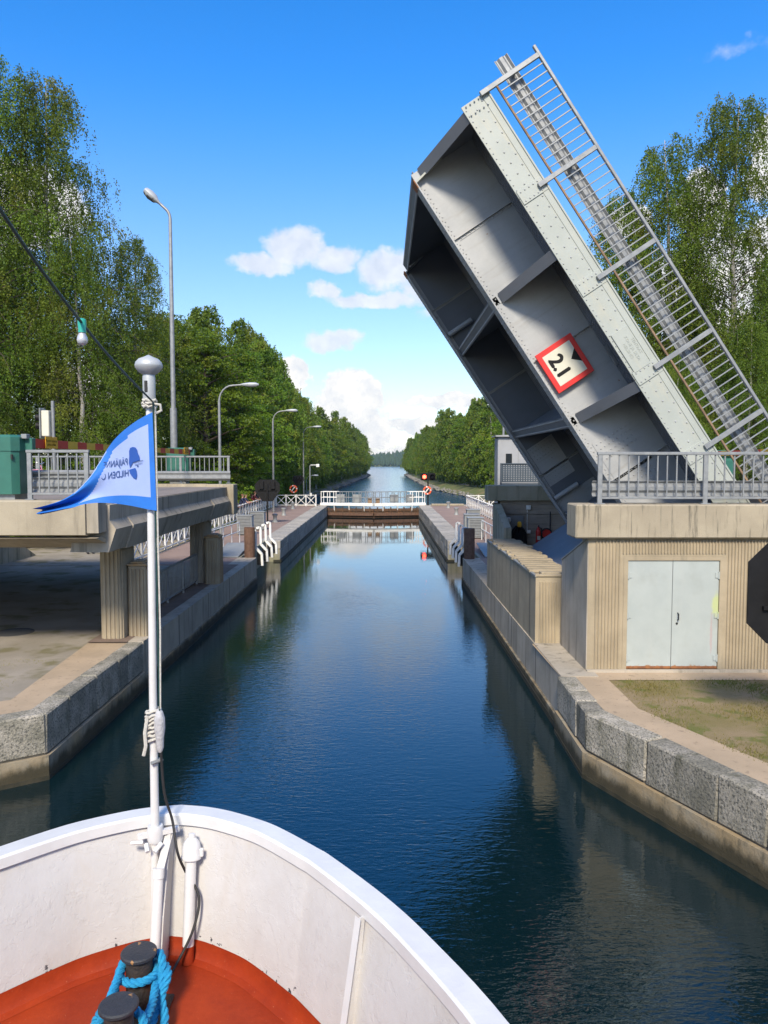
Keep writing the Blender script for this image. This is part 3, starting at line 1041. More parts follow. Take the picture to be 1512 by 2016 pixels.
# ================================================================== RAILINGS
def steel_railing(name, label, posts, y, z, along='x', group=None, nb=.18, h=1.0, guard=True, gside=1, ext=(0, 0), rail_mat='galv'):
    """posts: positions along x; post = flat bar, top and bottom rails, vertical balusters, W-beam guard rail behind"""
    t = thing(name, label, 'railing', (0, y, z), 0, group)
    pm = MB().cbox(-.045, .045, -.03, .03, 0, h + .02, .006).mesh('post', M[rail_mat])
    fm = MB().cbox(-.09, .09, -.07, .07, 0, .02, .004).mesh('foot_plate', M[rail_mat])
    for p in posts:
        po = link('post', pm, t, (p, 0, 0))
        link('foot_plate', fm, po, (0, 0, 0))
    a, b = posts[0] - ext[0], posts[-1] + ext[1]
    MB().cbox(a - .06, b + .06, -.04, .04, h - .03, h + .03, .008).build('top_rail', M[rail_mat], t)
    MB().cbox(a, b, -.025, .025, .10, .145, .006).build('bottom_rail', M[rail_mat], t)
    bm_ = MB().cbox(-.013, .013, -.013, .013, .14, h - .03, .003).mesh('baluster', M[rail_mat])
    for i in range(len(posts) - 1):
        L = posts[i + 1] - posts[i]
        n = max(int(round(L / nb)) - 1, 1)
        for k in range(n):
            link('baluster', bm_, t, (posts[i] + L * (k + 1) / (n + 1), 0, 0))
    if guard:
        w_beam(t, a - .1, b + .1, .16 * gside, .3)
    return t


def w_prof(zc):
    return [(0, zc - .155), (.01, zc - .155), (.055, zc - .115), (.055, zc - .075), (.012, zc - .03), (.012, zc + .03), (.055, zc + .075), (.055, zc + .115), (.01, zc + .155), (0, zc + .155),
            (.0, zc + .145), (.043, zc + .105), (.043, zc + .082), (0, zc + .035), (0, zc - .035), (.043, zc - .082), (.043, zc - .105), (0, zc - .145)]


def w_beam(parent, a, b, y, zc):
    pr_ = [(y + p if y > 0 else y - p, q) for p, q in w_prof(zc)]
    m = MB().prism(pr_, 'x', a, b)
    return m.build('guard_rail', M['galv'], parent)


# ================================================================== LEFT APPROACH SPAN
t = thing('approach_span', 'concrete approach span of the bridge on the left bank resting on ribbed piers', 'bridge', (0, 0, 0))
m = MB()
m.box(-40, -5.75, 15.6, 28.3, 3.95, RD - .05)
m.build('deck_slab', M['deckc'], t)
m = MB().add([(-40, 16.6, RD - .045), (-5.7, 16.6, RD - .045), (-5.7, 27.2, RD - .045), (-40, 27.2, RD - .045)], [(0, 1, 2, 3)])
m.build('roadway', pmat('worn_pink_asphalt', (.24, .205, .185), (.19, .165, .15), 1.2, .92, bump=.4, bscale=90, fine=(90, .2)), t)
m = MB()
m.prism([(15.3, 3.77), (15.3, RD + .03), (15.34, RD + .06), (15.78, RD + .06), (15.78, 3.76), (15.4, 3.74)], 'x', -40, -5.96)
m.build('edge_beam', M['deckc'], t)
m = MB().prism([(15.32, 3.70), (15.62, 3.71), (16.4, 3.46), (16.4, 3.40)], 'x', -40, -5.75)
m.build('soffit_slope', M['deckc'], t)
MB().box(-5.958, -5.72, 15.36, 15.8, 3.80, RD + .04).build('beam_end', M['conc_g'], t)
# end face towards the canal: profiled cross beam with two haunches
prof = [(-6.3, RD - .06), (-5.66, RD - .06), (-5.67, 4.02), (-5.54, 3.84), (-5.56, 3.78), (-5.70, 3.36), (-6.5, 3.36)]
m = MB().prism(prof, 'y', 15.85, 27.95)
m.build('end_beam', M['conc_g'], t)
for (y0, y1) in ((16.9, 19.2), (25.0, 27.6)):
    m = MB().prism([(-6.2, 4.0), (-5.64, 4.03), (-5.515, 3.85), (-5.53, 3.77), (-5.67, 3.34), (-6.3, 3.34)], 'y', y0, y1)
    m.build('haunch', M['conc_g'], t)
MB().cbox(-6.4, -5.42, 27.7, 28.45, 3.35, RD + .04, .02).build('corner_block', M['deckc'], t)
MB().prism([(28.0, 3.6), (28.45, 3.6), (28.45, RD + .05), (28.05, RD + .05)], 'x', -40, -6.42).build('edge_beam', M['deckc'], t)
# soffit steel bearing pads
for yy in (18.1, 26.6):
    MB().box(-6.5, -6.0, yy - .35, yy + .35, 3.24, 3.37).build('bearing', M['dark'], t)


def ribbed(m, p0, p1, z0, z1, pitch=.085, depth=.03, top=None):
    """vertical ribs standing proud of a wall from p0 to p1 (x,y); outward = right of travel"""
    a = Vector((*p0, 0)); b = Vector((*p1, 0))
    d = b - a
    L = d.length
    d.normalize()
    n = Vector((d.y, -d.x, 0))
    k = int(L / pitch)
    for i in range(k):
        s0 = i * L / k + .012
        s1 = (i + 1) * L / k - .016
        zt = z1 if top is None else top(i / k)
        q = [a + d * s0, a + d * (s0 + .012) + n * depth, a + d * (s1 - .012) + n * depth, a + d * s1]
        vs = [(v.x, v.y, z) for z in (z0, zt) for v in q]
        m.add(vs, [(0, 1, 5, 4), (1, 2, 6, 5), (2, 3, 7, 6), (4, 5, 6, 7), (3, 2, 1, 0)])


def ribbed_pier(x0, x1, y0, y1, zt, mat, cap=False):
    m = MB()
    m.cbox(x0 + .025, x1 - .025, y0 + .025, y1 - .025, Q - .05, zt, .02)
    e = .06
    ribbed(m, (x0 + e, y0 + .026), (x1 - e, y0 + .026), Q, zt - .08)
    ribbed(m, (x1 - .026, y0 + e), (x1 - .026, y1 - e), Q, zt - .08)
    ribbed(m, (x0 + .026, y1 - e), (x0 + .026, y0 + e), Q, zt - .08)
    p = m.build('pier', M[mat], t)
    if cap:
        MB().cbox(x0 + .0, x1 - .0, y0 + .0, y1 - .0, zt, zt + .05, .015).build('cap', M['rustcap'], p)
        MB().cbox(x0 + .06, x1 - .06, y0 + .06, y1 - .06, zt + .05, zt + .09, .015).build('cap', M['rustcap'], p)
        MB().cbox(x0 + .13, x1 - .13, y0 + .12, y1 - .12, zt + .09, zt + .12, .01).build('cap', M['conc_g'], p)
    return p


ribbed_pier(-6.62, -6.1, 17.75, 18.75, 3.25, 'conc')
ribbed_pier(-6.08, -5.60, 18.02, 18.62, 2.78, 'conc_rust', True)
ribbed_pier(-6.66, -6.1, 26.2, 27.2, 3.25, 'conc_g')
ribbed_pier(-6.08, -5.58, 25.9, 26.6, 2.68, 'conc_rust', True)

# abutment wall at the landward end of the span, with the embankment behind it
t = thing('abutment_wall', 'brown concrete abutment wall under the landward end of the left span', 'wall')
MB().box(-40, -15.5, 15.9, 28.2, Q - .1, 3.94).build('wall_block', M['board'], t)
MB().prism([(28.2, Q - .1), (34.5, Q - .1), (28.2, 3.9)], 'x', -40, -15.6).build('side_slope', M['conc_old'], t)
m = MB().add([(-230, 16.0, RD - .055), (-40, 16.0, RD - .055), (-40, 28, RD - .055), (-230, 28, RD - .055)], [(0, 1, 2, 3)])
m.add([(-230, 9, Q - .03), (-40, 9, Q - .03), (-40, 16.0, RD - .055), (-230, 16.0, RD - .055)], [(0, 1, 2, 3)])
m.add([(-230, 28, RD - .055), (-40, 28, RD - .055), (-40, 36, Q - .03), (-230, 36, Q - .03)], [(0, 1, 2, 3)])
struct(m.build('road_embankment_left', M['lawn']))

steel_railing('bridge_railing', 'short galvanised railing beside the green cabinet on the near edge of the left span', [-7.15, -6.0], 15.55, RD + .06, h=.98)
t = steel_railing('bridge_railing', 'long galvanised railing along the far edge of the left span', [-5.69 - 1.75 * k for k in range(9)][::-1], 28.2, RD + .06, h=.98, gside=-1)
# roadside guard rails on posts
t = thing('guard_rail', 'galvanised guard rail on the roadway behind the short left railing', 'guard rail', (0, 16.55, RD - .05))
w_beam(t, -16, -5.9, -.02, .55)
for k in range(6):
    MB().cbox(-.04, .04, 0, .06, 0, .68, .006).build('post', M['galv'], t, loc=(-6.1 - 1.9 * k, .0, 0))


t = thing('manhole_cover', 'dark round manhole cover in the gravel under the left span', 'manhole cover', (-9.05, 18.6, Q - .03))
MB().lathe([(.46, 0), (.46, .012), (.44, .016), (.40, .012), (.05, .013)], n=28).build('frame', M['asphalt'], t)
m = MB()
for k in range(-4, 5):
    w2 = math.sqrt(max(.38 ** 2 - (k * .08) ** 2, 0))
    m.box(-w2, w2, k * .08 - .018, k * .08 + .018, .012, .019)
m.build('ribs', M['asphalt'], t)

# green barrier machines with red-yellow booms
def boom_barrier(label, x, y, dirn, length, nseg, sign_at):
    t = thing('boom_barrier', label, 'barrier', (x, y, RD), 0, 'road barriers by the bridge')
    m = MB()
    c = .12
    oc = [(-.40 + c, -.36), (.40 - c, -.36), (.40, -.36 + c), (.40, .36 - c), (.40 - c, .36), (-.40 + c, .36), (-.40, .36 - c), (-.40, -.36 + c)]
    m.prism(oc, 'z', .17, 1.05)
    cab = m.build('cabinet', M['green'], t)
    MB().box(-.3, .3, -.28, .28, 0, .17).build('plinth', M['galv'], t)
    oc2 = [(p * 1.05, q * 1.05) for p, q in oc]
    oc3 = [(p * .9, q * .9) for p, q in oc]
    vs = [(p, q, 1.05) for p, q in oc2] + [(p, q, 1.33) for p, q in oc2] + [(p, q, 1.38) for p, q in oc3]
    fs = [tuple(range(8))[::-1], tuple(range(16, 24))] + [(i, (i + 1) % 8, 8 + (i + 1) % 8, 8 + i) for i in range(8)] + [(8 + i, 8 + (i + 1) % 8, 16 + (i + 1) % 8, 16 + i) for i in range(8)]
    MB().add(vs, fs).build('lid', M['green'], t)
    MB().cbox(.29, .33, -.39, -.355, .88, .98, .004).build('lock', M['dark'], cab)
    xb = .46
    MB().cbox(.36, .58, -.05, .12, 1.06, 1.32, .01).build('arm_hub', M['green'], t)
    MB().cbox(.40, .52, -.16, .0, 1.30, 1.40, .01).build('counter_arm', M['galv'], t)
    seg = length / nseg
    hh = [.10, .065]
    for i in range(nseg):
        f0 = i / nseg; f1 = (i + 1) / nseg
        a0 = hh[0] + (hh[1] - hh[0]) * f0; a1 = hh[0] + (hh[1] - hh[0]) * f1
        y0 = dirn * (.30 + i * seg); y1 = dirn * (.30 + (i + 1) * seg)
        zc = 1.22
        vs = [(xb - .03, y0, zc - a0), (xb + .03, y0, zc - a0), (xb + .03, y0, zc + a0), (xb - .03, y0, zc + a0),
              (xb - .03, y1, zc - a1), (xb + .03, y1, zc - a1), (xb + .03, y1, zc + a1), (xb - .03, y1, zc + a1)]
        MB().add(vs, [(0, 1, 2, 3), (7, 6, 5, 4), (0, 4, 5, 1), (1, 5, 6, 2), (2, 6, 7, 3), (3, 7, 4, 0)]).build('boom_stripe', M['red' if i % 2 == 0 else 'yellow'], t)
    # yellow notice hung on the boom, facing the canal
    s = MB().cbox(0, .012, -.30, .30, -.13, .13, .003).build('notice', M['signyel'], t, loc=(xb + .04, dirn * (.30 + sign_at), 1.25))
    me = text_mesh('Puomin laskiessa\npoistu sillalta', .085, 'CENTER', .001, .95)
    me.materials.append(M['dark'])
    for v in me.vertices:
        v.co = (0.0145, v.co.x, v.co.y - .0)
    link('lettering', me, s)
    return t


boom_barrier('near green barrier cabinet with red and yellow boom and yellow notice, left bank', -7.85, 16.0, 1, 6.2, 11, .75)
boom_barrier('far green barrier cabinet with red and yellow boom at the left lamp post', -7.75, 29.2, -1, 6.0, 11, .62)

# traffic signal seen from behind
t = thing('traffic_signal', 'grey traffic signal post with pale box behind the left boom', 'traffic signal', (-11.25, 26.3, RD - .04))
MB().tube([(0, 0, 0), (0, 0, 2.95)], .055, 10).build('post', M['galv'], t)
MB().cbox(-.34, -.08, -.16, .16, 1.75, 2.62, .02).build('housing', M['signwhite'], t)
MB().cbox(-.37, -.34, -.24, .24, 1.68, 2.70, .008).build('backboard', M['greybox'], t)
for z in (2.38, 2.1):
    MB().tube([(-.37, 0, z), (-.56, 0, z + .02)], [.11, .12], 10, False).build('visor', M['black'], t)


def street_lamp(label, x, y, z, h, reach, ax, head='flat', group=None, thick=None, r0=.075):
    t = thing('street_lamp', label, 'street lamp', (x, y, z), 0, group)
    s = 1 if ax > 0 else -1
    rr = min(reach, 1.1)
    pts = [(0, 0, 0), (0, 0, h * .5), (0, 0, h - rr * .8)]
    for k in range(1, 7):
        a = math.pi / 2 * k / 6 * (1.0 if head == 'flat' else .62)
        pts.append((s * rr * .7 * (1 - math.cos(a)), 0, h - rr * .8 + rr * .8 * math.sin(a)))
    lx, lz = pts[-1][0], pts[-1][2]
    if head == 'flat':
        pts.append((s * (reach - .5), 0, lz + .04))
        rad = [r0] * 2 + [r0 * .85] + [r0 * .62] * 6 + [r0 * .55]
        MB().tube(pts, rad, 10).build('pole', M['galv'], t, smooth=True)
        m = MB()
        prof = [(-.55, .03, .05), (-.42, .10, .10), (-.05, .16, .17), (.3, .17, .16), (.46, .06, .06)]
        b = 0
        vs = []
        for (u, ww, hh) in prof:
            for k in range(8):
                a = 2 * math.pi * k / 8
                vs.append((s * (reach - .1 + u), ww * math.cos(a) + (0.001 if ww == 0 else 0), lz + .05 + hh * .75 * math.sin(a)))
        fs = [(i * 8 + k, i * 8 + (k + 1) % 8, (i + 1) * 8 + (k + 1) % 8, (i + 1) * 8 + k) for i in range(4) for k in range(8)] + [tuple(range(8)), tuple(range(32, 40))]
        MB().add(vs, fs).build('lamp_head', M['lamphead'], t, smooth=True)
    else:
        d = Vector(pts[-1]) - Vector(pts[-2])
        d.normalize()
        e = Vector(pts[-1]) + d * .38
        pts.append(tuple(e))
        rad = [r0 * .95, r0 * .9, r0 * .62] + [r0 * .55] * 6 + [r0 * .5]
        MB().tube(pts, rad, 12).build('pole', M['galv'], t, smooth=True)
        MB().tube([(0, 0, 0), (0, 0, 3.3)], r0 * 1.35, 12).build('base_sleeve', M['galv'], t, smooth=True)
        u = d
        n = Vector((0, 1, 0)).cross(u)
        prof = [(-.15, .06), (.02, .12), (.18, .25), (.42, .29), (.62, .22), (.70, .05)]
        vs = []
        for (q, rw) in prof:
            for k in range(12):
                a = 2 * math.pi * k / 12
                vs.append(tuple(e + u * q + Vector((0, 1, 0)) * (rw * math.cos(a)) + n * (rw * .62 * math.sin(a))))
        fs = [(i * 12 + k, i * 12 + (k + 1) % 12, (i + 1) * 12 + (k + 1) % 12, (i + 1) * 12 + k) for i in range(5) for k in range(12)] + [tuple(range(12)), tuple(range(60, 72))]
        MB().add(vs, fs).build('lamp_head', M['lamphead'], t, smooth=True)
        vs = []
        for (q, rw) in ((.14, .22), (.38, .275), (.60, .21)):
            for k in range(7):
                a = math.pi * 1.0 * (k / 6) + math.pi * .0
                vs.append(tuple(e + u * q + Vector((0, 1, 0)) * (rw * math.cos(a)) - n * (rw * .66 * math.sin(a)) - n * .012))
        MB().add(vs, [(i * 7 + k, i * 7 + k + 1, (i + 1) * 7 + k + 1, (i + 1) * 7 + k) for i in range(2) for k in range(6)]).build('lamp_glass', M['lampdark'], t, smooth=True)
    return t


street_lamp('tall street lamp with oval head bending left behind the bridge', -8.43, 31.0, RD - .3, 11.2, .62, -1, 'oval', r0=.105)
street_lamp('nearest curved lamp post on the left quay', -9.15, 43, Q, 8.4, 1.85, 1, group='lamp posts along the left quay', r0=.085)
street_lamp('second curved lamp post on the left quay beside the black signal board', -9.2, 64, Q, 8.4, 1.7, 1, group='lamp posts along the left quay', r0=.085)
street_lamp('third curved lamp post on the left, just past the lock', -9.4, 90, Q - .1, 8.4, 1.75, 1, group='lamp posts along the left quay', r0=.085)
for y, lab in ((118, 'small lamp post peeping out left of the lock camera pole'), (140, 'lamp post on the far left bank before the yellow green bush'), (190, 'second last lamp post on the far left bank'), (250, 'last lamp post on the far left bank')):
    x = -10.4 if y == 118 else float(bank_half(y)[0]) - 3.2
    x = {118: -11.9, 140: -9.6 - 9, 190: -19.5, 250: -17.5}[y] if y != 118 else -11.9
    street_lamp(lab, x, y, float(terrain_z(np.array(x), np.array(y))), 7.6, 1.5, 1, group='lamp posts on the left canal bank', r0=.07)

# ================================================================== RIGHT ABUTMENT WITH MACHINE ROOM
t = thing('bridge_abutment', 'beige ribbed concrete abutment with double doors and bridge pit on the right bank', 'building')
WY = 15.02
DX0, DX1, DZ0, DZ1 = 4.80, 6.60, Q - .01, 3.29
m = MB()
# front wall around the door opening
m.box(4.02, DX0 - .09, WY, WY + .5, Q - .1, 3.74)
m.box(DX1 + .09, 16, WY, WY + .5, Q - .1, 3.74)
m.box(DX0 - .09, DX1 + .09, WY, WY + .5, DZ1 + .09, 3.74)
ribbed(m, (4.14, WY + .001), (DX0 - .14, WY + .001), Q, 3.70, .062)
ribbed(m, (DX0 - .13, WY + .001), (DX1 + .13, WY + .001), DZ1 + .14, 3.70, .062)
ribbed(m, (DX1 + .14, WY + .001), (9.4, WY + .001), Q, 3.70, .062)
m.build('front_wall', M['conc'], t)
m = MB()
m.box(DX0 - .088, DX0 - .004, WY - .006, WY + .3, Q - .1, DZ1 + .088)
m.box(DX1 + .004, DX1 + .088, WY - .006, WY + .3, Q - .1, DZ1 + .088)
m.box(DX0 - .004, DX1 + .004, WY - .005, WY + .3, DZ1 + .004, DZ1 + .088)
m.build('door_surround', M['conc'], t)
MB().box(4.0, 16, 14.93, WY - .01, Q - .1, Q + .03).build('threshold', M['conc_g'], t)
# doors
for (a, b, s) in ((DX0, 5.682, 1), (5.69, DX1, -1)):
    d = MB().cbox(a, b, WY + .02, WY + .07, Q + .03, DZ1, .006).build('door', M['door'], t)
    MB().cbox(a + .006, b - .006, WY + .012, WY + .021, Q + .035, Q + .085, .002).build('rust_edge', M['rust'], d)
    for z in (1.35, 2.2, 3.0):
        xh = a + .01 if s > 0 else b - .01
        hg = MB().tube([(xh, WY + .008, z - .07), (xh, WY + .008, z + .07)], .018, 8)
        hg.box(min(xh, xh + s * .07), max(xh, xh + s * .07), WY + .004, WY + .021, z - .05, z + .05)
        hg.build('hinge', M['door'], d)
    if s < 0:
        MB().tube([(a + .11, WY + .02, 2.25), (a + .11, WY - .035, 2.24), (a + .11, WY - .035, 2.12), (a + .11, WY + .02, 2.11)], .011, 8).build('handle', M['cable'], d)
        MB().tube([(a + .095, WY + .02, 2.04), (a + .095, WY + .008, 2.04)], .022, 10).build('lock', M['cable'], d)
# coping with the footway on top
MB().cbox(3.72, 16, 14.88, 15.62, 3.74, RD, .025).build('coping', M['coping'], t)
# left cheek: wall with sloping top down towards the canal parapet
m = MB().prism([(15.03, Q - .1), (15.03, 3.72), (17.2, 3.02), (17.2, Q - .1)], 'x', 4.0, 4.28)
m.build('cheek_wall', M['conc_g'], t)
m = MB()
m.prism([(15.03, 3.722), (15.03, 3.76), (17.22, 3.055), (17.22, 3.022)], 'x', 3.985, 4.3)
m.build('cheek_flashing', M['greybox'], t)
# far cheek and far wall
m = MB().prism([(28.1, Q - .1), (28.1, 3.75), (27.6, 3.72), (25.4, 3.06), (25.4, Q - .1)], 'x', 3.98, 4.22)
m.build('cheek_wall', M['conc_old'], t)
m = MB()
for k in range(9):
    y0 = 25.5 + k * .28
    m.box(3.972, 3.981, y0, y0 + .2, Q, 2.98 + (y0 - 25.5) * .28)
m.build('cheek_ribs', M['conc_old'], t)
MB().cbox(3.74, 16, 27.75, 28.6, 3.84, RD, .025).build('coping', M['conc_old'], t)
m = MB()
for i in range(26):
    z0 = -.6 + i * .172
    o = random.uniform(0, .014)
    if z0 < 3.84:
        m.box(4.22, 9.0, 27.95 - o, 28.55, z0, min(z0 + .168, 3.838))
m.box(4.22, 9.0, 27.97, 28.54, -.6, 3.83)
m.build('board_marked_wall', M['board'], t)
MB().box(4.2, 9.0, 27.90, 27.945, 3.36, 3.41).build('wall_ledge', M['board'], t)
d = MB().cbox(4.42, 5.08, 27.88, 27.94, 1.3, 3.30, .008).build('pit_door', M['doorgrey'], t)
MB().cbox(5.17, 5.33, 27.84, 27.94, 3.52, 3.68, .01).build('junction_box', M['white'], t)
MB().cbox(5.05, 5.15, 27.85, 27.94, 2.66, 2.76, .01).build('junction_box', M['white'], t)
MB().cbox(5.20, 5.33, 27.85, 27.94, 2.65, 2.77, .01).build('junction_box', M['white'], t)
MB().tube([(5.21, 27.92, 3.5), (5.21, 27.92, 2.77)], .012, 6).build('conduit', M['white'], t)
MB().tube([(6.04, 27.9, 3.45), (6.04, 27.9, 2.5)], .02, 6).build('conduit', M['cable'], t)
# pit floor and rear walls
MB().box(4.1, 9.0, 15.52, 27.96, -1.1, -.9).build('pit_floor', M['conc_old'], t)
MB().box(8.9, 9.3, 15.55, 27.9, -1.0, 4.0).build('rear_wall', M['conc_old'], t)
MB().box(4.3, 9.0, 15.53, 15.6, -1, 3.74).build('inner_wall', M['conc_old'], t)
# canal-side parapet with slats on top
m = MB()
m.box(3.45, 4.12, 17.36, 25.6, Q - .1, 2.62)
ribbed(m, (3.52, 17.361), (3.94, 17.361), Q, 2.5, .062)
m.build('pit_parapet', M['conc'], t)
for yj in (18.05, 25.1):
    MB().box(3.446, 3.46, yj - .012, yj + .012, Q, 2.62).build('joint', M['dark'], t)
MB().box(3.43, 3.50, 17.34, 25.62, 2.622, 2.66).build('parapet_flashing', M['greybox'], t)
MB().cbox(3.44, 4.14, 17.33, 17.47, 2.625, 2.675, .01).build('parapet_end_cap', M['conc'], t)
for k in range(20):
    y0 = 17.55 + k * .4
    MB().cbox(3.52, 4.42 - (k % 3) * .02, y0, y0 + .30, 2.63, 2.70, .008, Matrix.Rotation(random.uniform(-.006, .006), 4, 'Z')).build('slat', M['conc'], t)
steel_railing('bridge_railing', 'galvanised railing above the double doors on the right abutment', [4.22, 6.28, 8.34, 10.4, 12.46], 15.05, RD + .0, h=.99, ext=(0, 0))
t = thing('roadway_right', 'asphalt road deck and embankment behind the raised leaf on the right bank', 'road')
MB().box(9.3, 60, 15.62, 27.75, 3.9, RD - .06).build('slab', M['asphalt'], t)
MB().box(9.35, 16, 15.5, 28.5, Q - .2, 3.9).build('fill', M['conc_old'], t)
m = MB().prism([(11.5, Q - .1), (15.5, RD - .08), (28.3, RD - .08), (33.5, Q - .1)], 'x', 16.02, 230)
struct(m.build('road_embankment_right', M['lawn']))
MB().box(60, 230, 16, 27.6, RD - .07, RD - .05).build('slab', M['asphalt'], t)

# fire extinguisher, hose reel and a coat of black tarpaulin by the pit door
t = thing('fire_extinguisher', 'red fire extinguisher hanging on the bridge pit wall', 'fire extinguisher', (5.58, 27.72, 2.28))
MB().lathe([(.02, 0), (.085, .02), (.09, .06), (.09, .46), (.06, .55), (.03, .58), (.03, .63)], n=14).build('cylinder', M['red'], t, smooth=True)
MB().tube([(0, 0, .62), (0, -.08, .68)], .02, 6).build('valve', M['cable'], t)
MB().tube([(0, -.02, .64), (.1, -.06, .56), (.12, -.06, .35), (.1, -.05, .15)], .014, 6).build('hose', M['cable'], t)
MB().box(-.055, .055, -.095, -.088, .16, .3).build('paper_label', M['signwhite'], t)
t = thing('hose_reel', 'dark red hose reel beside the fire extinguisher', 'hose reel', (5.88, 27.78, 2.55))
MB().tube([(0, .1, .1), (0, -.12, .1)], .16, 14).build('drum', M['red'], t)
MB().tube([(.19 * math.cos(a), -.02, .1 + .19 * math.sin(a)) for a in np.linspace(0, 6.28, 20)], .028, 6, False).build('hose', M['cable'], t)
t = thing('tarpaulin_bundle', 'black tarpaulin bundle with yellow strap hung in front of the pit door', 'tarpaulin', (4.86, 27.7, 1.75))
m = MB()
for i in range(9):
    for k in range(13):
        a = math.pi * k / 12
        zz = i / 8 * 1.2
        r_ = (.3 if i < 7 else .22 if i == 7 else .1) * (1 + .08 * math.sin(k * 2.1 + i))
        m.v.append((-math.cos(a) * r_, -.16 * math.sin(a) * (1 + .2 * math.sin(k * 3 + i * .7)) - .0, zz))
for i in range(8):
    for k in range(12):
        m.f.append((i * 13 + k, i * 13 + k + 1, (i + 1) * 13 + k + 1, (i + 1) * 13 + k)); m.m.append(0)
m.build('cloth', M['black'], t, smooth=True)
MB().cbox(-.07, .07, -.24, -.12, 1.16, 1.36, .03).build('strap', M['signyel'], t)
t = thing('globe_lamp', 'white globe lamp on the far cheek wall of the bridge pit', 'lamp', (4.42, 27.3, 3.18))
MB().lathe([(.02, -.1), (.08, -.07), (.105, 0), (.08, .08), (.03, .1)], n=12).build('globe', M['white'], t, smooth=True)
MB().tube([(-.13, 0, .02), (0, 0, .1)], .02, 6).build('bracket', M['cable'], t)

# ================================================================== RAISED BASCULE LEAF (modelled closed, turned about its trunnion)
leaf = thing('bascule_leaf', 'raised grey steel bascule bridge leaf with clearance sign and railing', 'bridge leaf', (6.05, 0, 1.66))
leaf.rotation_euler = (0, R(56.4), 0)
XT = -11.4
YN, YF, G1, G2 = 16.0, 27.0, 17.5, 25.5
ZD, ZB = 2.74, .92
BAYS = [-11.18, -7.92, -4.72, -1.5]
MB().box(XT, .9, YN + .03, YF - .03, 2.60, ZD).build('deck_plate', M['paint'], leaf)


def corrugated(y0, y1, pitch, zc, amp):
    m = MB()
    n = int((y1 - y0) / pitch)
    prof = []
    for i in range(n):
        a = y0 + i * (y1 - y0) / n
        p = (y1 - y0) / n
        prof += [(a, zc), (a + p * .38, zc), (a + p * .5, zc - amp), (a + p * .88, zc - amp)]
    prof.append((y1, zc))
    vs = [(XT + .05, y, z) for y, z in prof] + [(.8, y, z) for y, z in prof]
    k = len(prof)
    m.add(vs, [(i, i + 1, k + i + 1, k + i) for i in range(k - 1)])
    return m.build('deck_underside', M['paint_shade'], leaf)


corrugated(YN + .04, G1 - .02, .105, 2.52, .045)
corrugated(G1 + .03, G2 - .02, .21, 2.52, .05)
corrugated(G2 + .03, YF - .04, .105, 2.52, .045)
for (yo, s) in ((YN, 1), (YF, -1)):
    edges = [XT, -9.23, -7.02, -4.86, -2.9, -.9, .9]
    for i in range(6):
        a, b = edges[i] + .006, edges[i + 1] - .006
        f = MB()
        f.cbox(a, b, min(yo, yo + s * .03), max(yo, yo + s * .03), 2.17, 2.79, .004)
        f.build('fascia_plate', M['fascia'], leaf)
        MB().cbox(a, b, min(yo - s * .035, yo + s * .1), max(yo - s * .035, yo + s * .1), 2.775, 2.81, .004).build('fascia_flange', M['fascia'], leaf)
        if s > 0:
            MB().box(a, b, yo - .012, yo, 2.645, 2.775).build('kerb_strip', M['fascia'], leaf)
            MB().cbox(b - .15, b + .16, yo - .022, yo - .002, 2.19, 2.77, .004).build('splice_plate', M['fascia'], leaf)
for g in (G1, G2):
    # web with raked end, flanges, stiffeners
    f = MB()
    vs = []
    pf = [(-11.02, ZB), (-11.36, 2.6), (1.4, 2.6), (1.4, ZB), (-1.4, ZB)]
    f.prism(pf, 'y', g - .008, g + .008)
    web = f.build('main_girder', M['paint' if g == G1 else 'paint_shade'], leaf)  # far web takes the darker copy: its shade is painted in
    MB().cbox(-11.06, -1.2, g - .2, g + .2, ZB - .035, ZB, .004).build('bottom_flange', M['paint'], web)
    MB().box(-10.95, -1.3, g - .022, g - .008, ZB, ZB + .14).build('flange_angle', M['paint'], web)
    MB().box(-10.95, -1.3, g + .008, g + .022, ZB, ZB + .14).build('flange_angle', M['paint'], web)
    for i in range(3):
        xc = (BAYS[i] + BAYS[i + 1]) / 2
        MB().box(xc - .006, xc + .006, g - .07, g + .07, ZB + .0, 2.5).build('stiffener', M['paint'], web)
        MB().box(xc, xc + .075, g - .02, g + .02, ZB + .1, 2.5).build('stiffener', M['paint'], web)
    MB().box(-4.05, -2.6, g - .02, g + .02, ZB + .16, 2.05).build('splice_plate', M['paint'], web)
    MB().box(-2.1, .6, g - .024, g + .024, ZB + .1, 2.45).build('heel_plate', M['paint'], web)
    # rust at the tip
    MB().cbox(-11.10, -10.9, g - .205, g + .205, ZB - .045, ZB - .02, .004).build('rust_edge', M['rust'], web)
    MB().prism([(-11.06, ZB), (-11.40, 2.6), (-11.36, 2.6), (-11.02, ZB)], 'y', g - .17, g + .17).build('end_plate', M['fascia'], web)
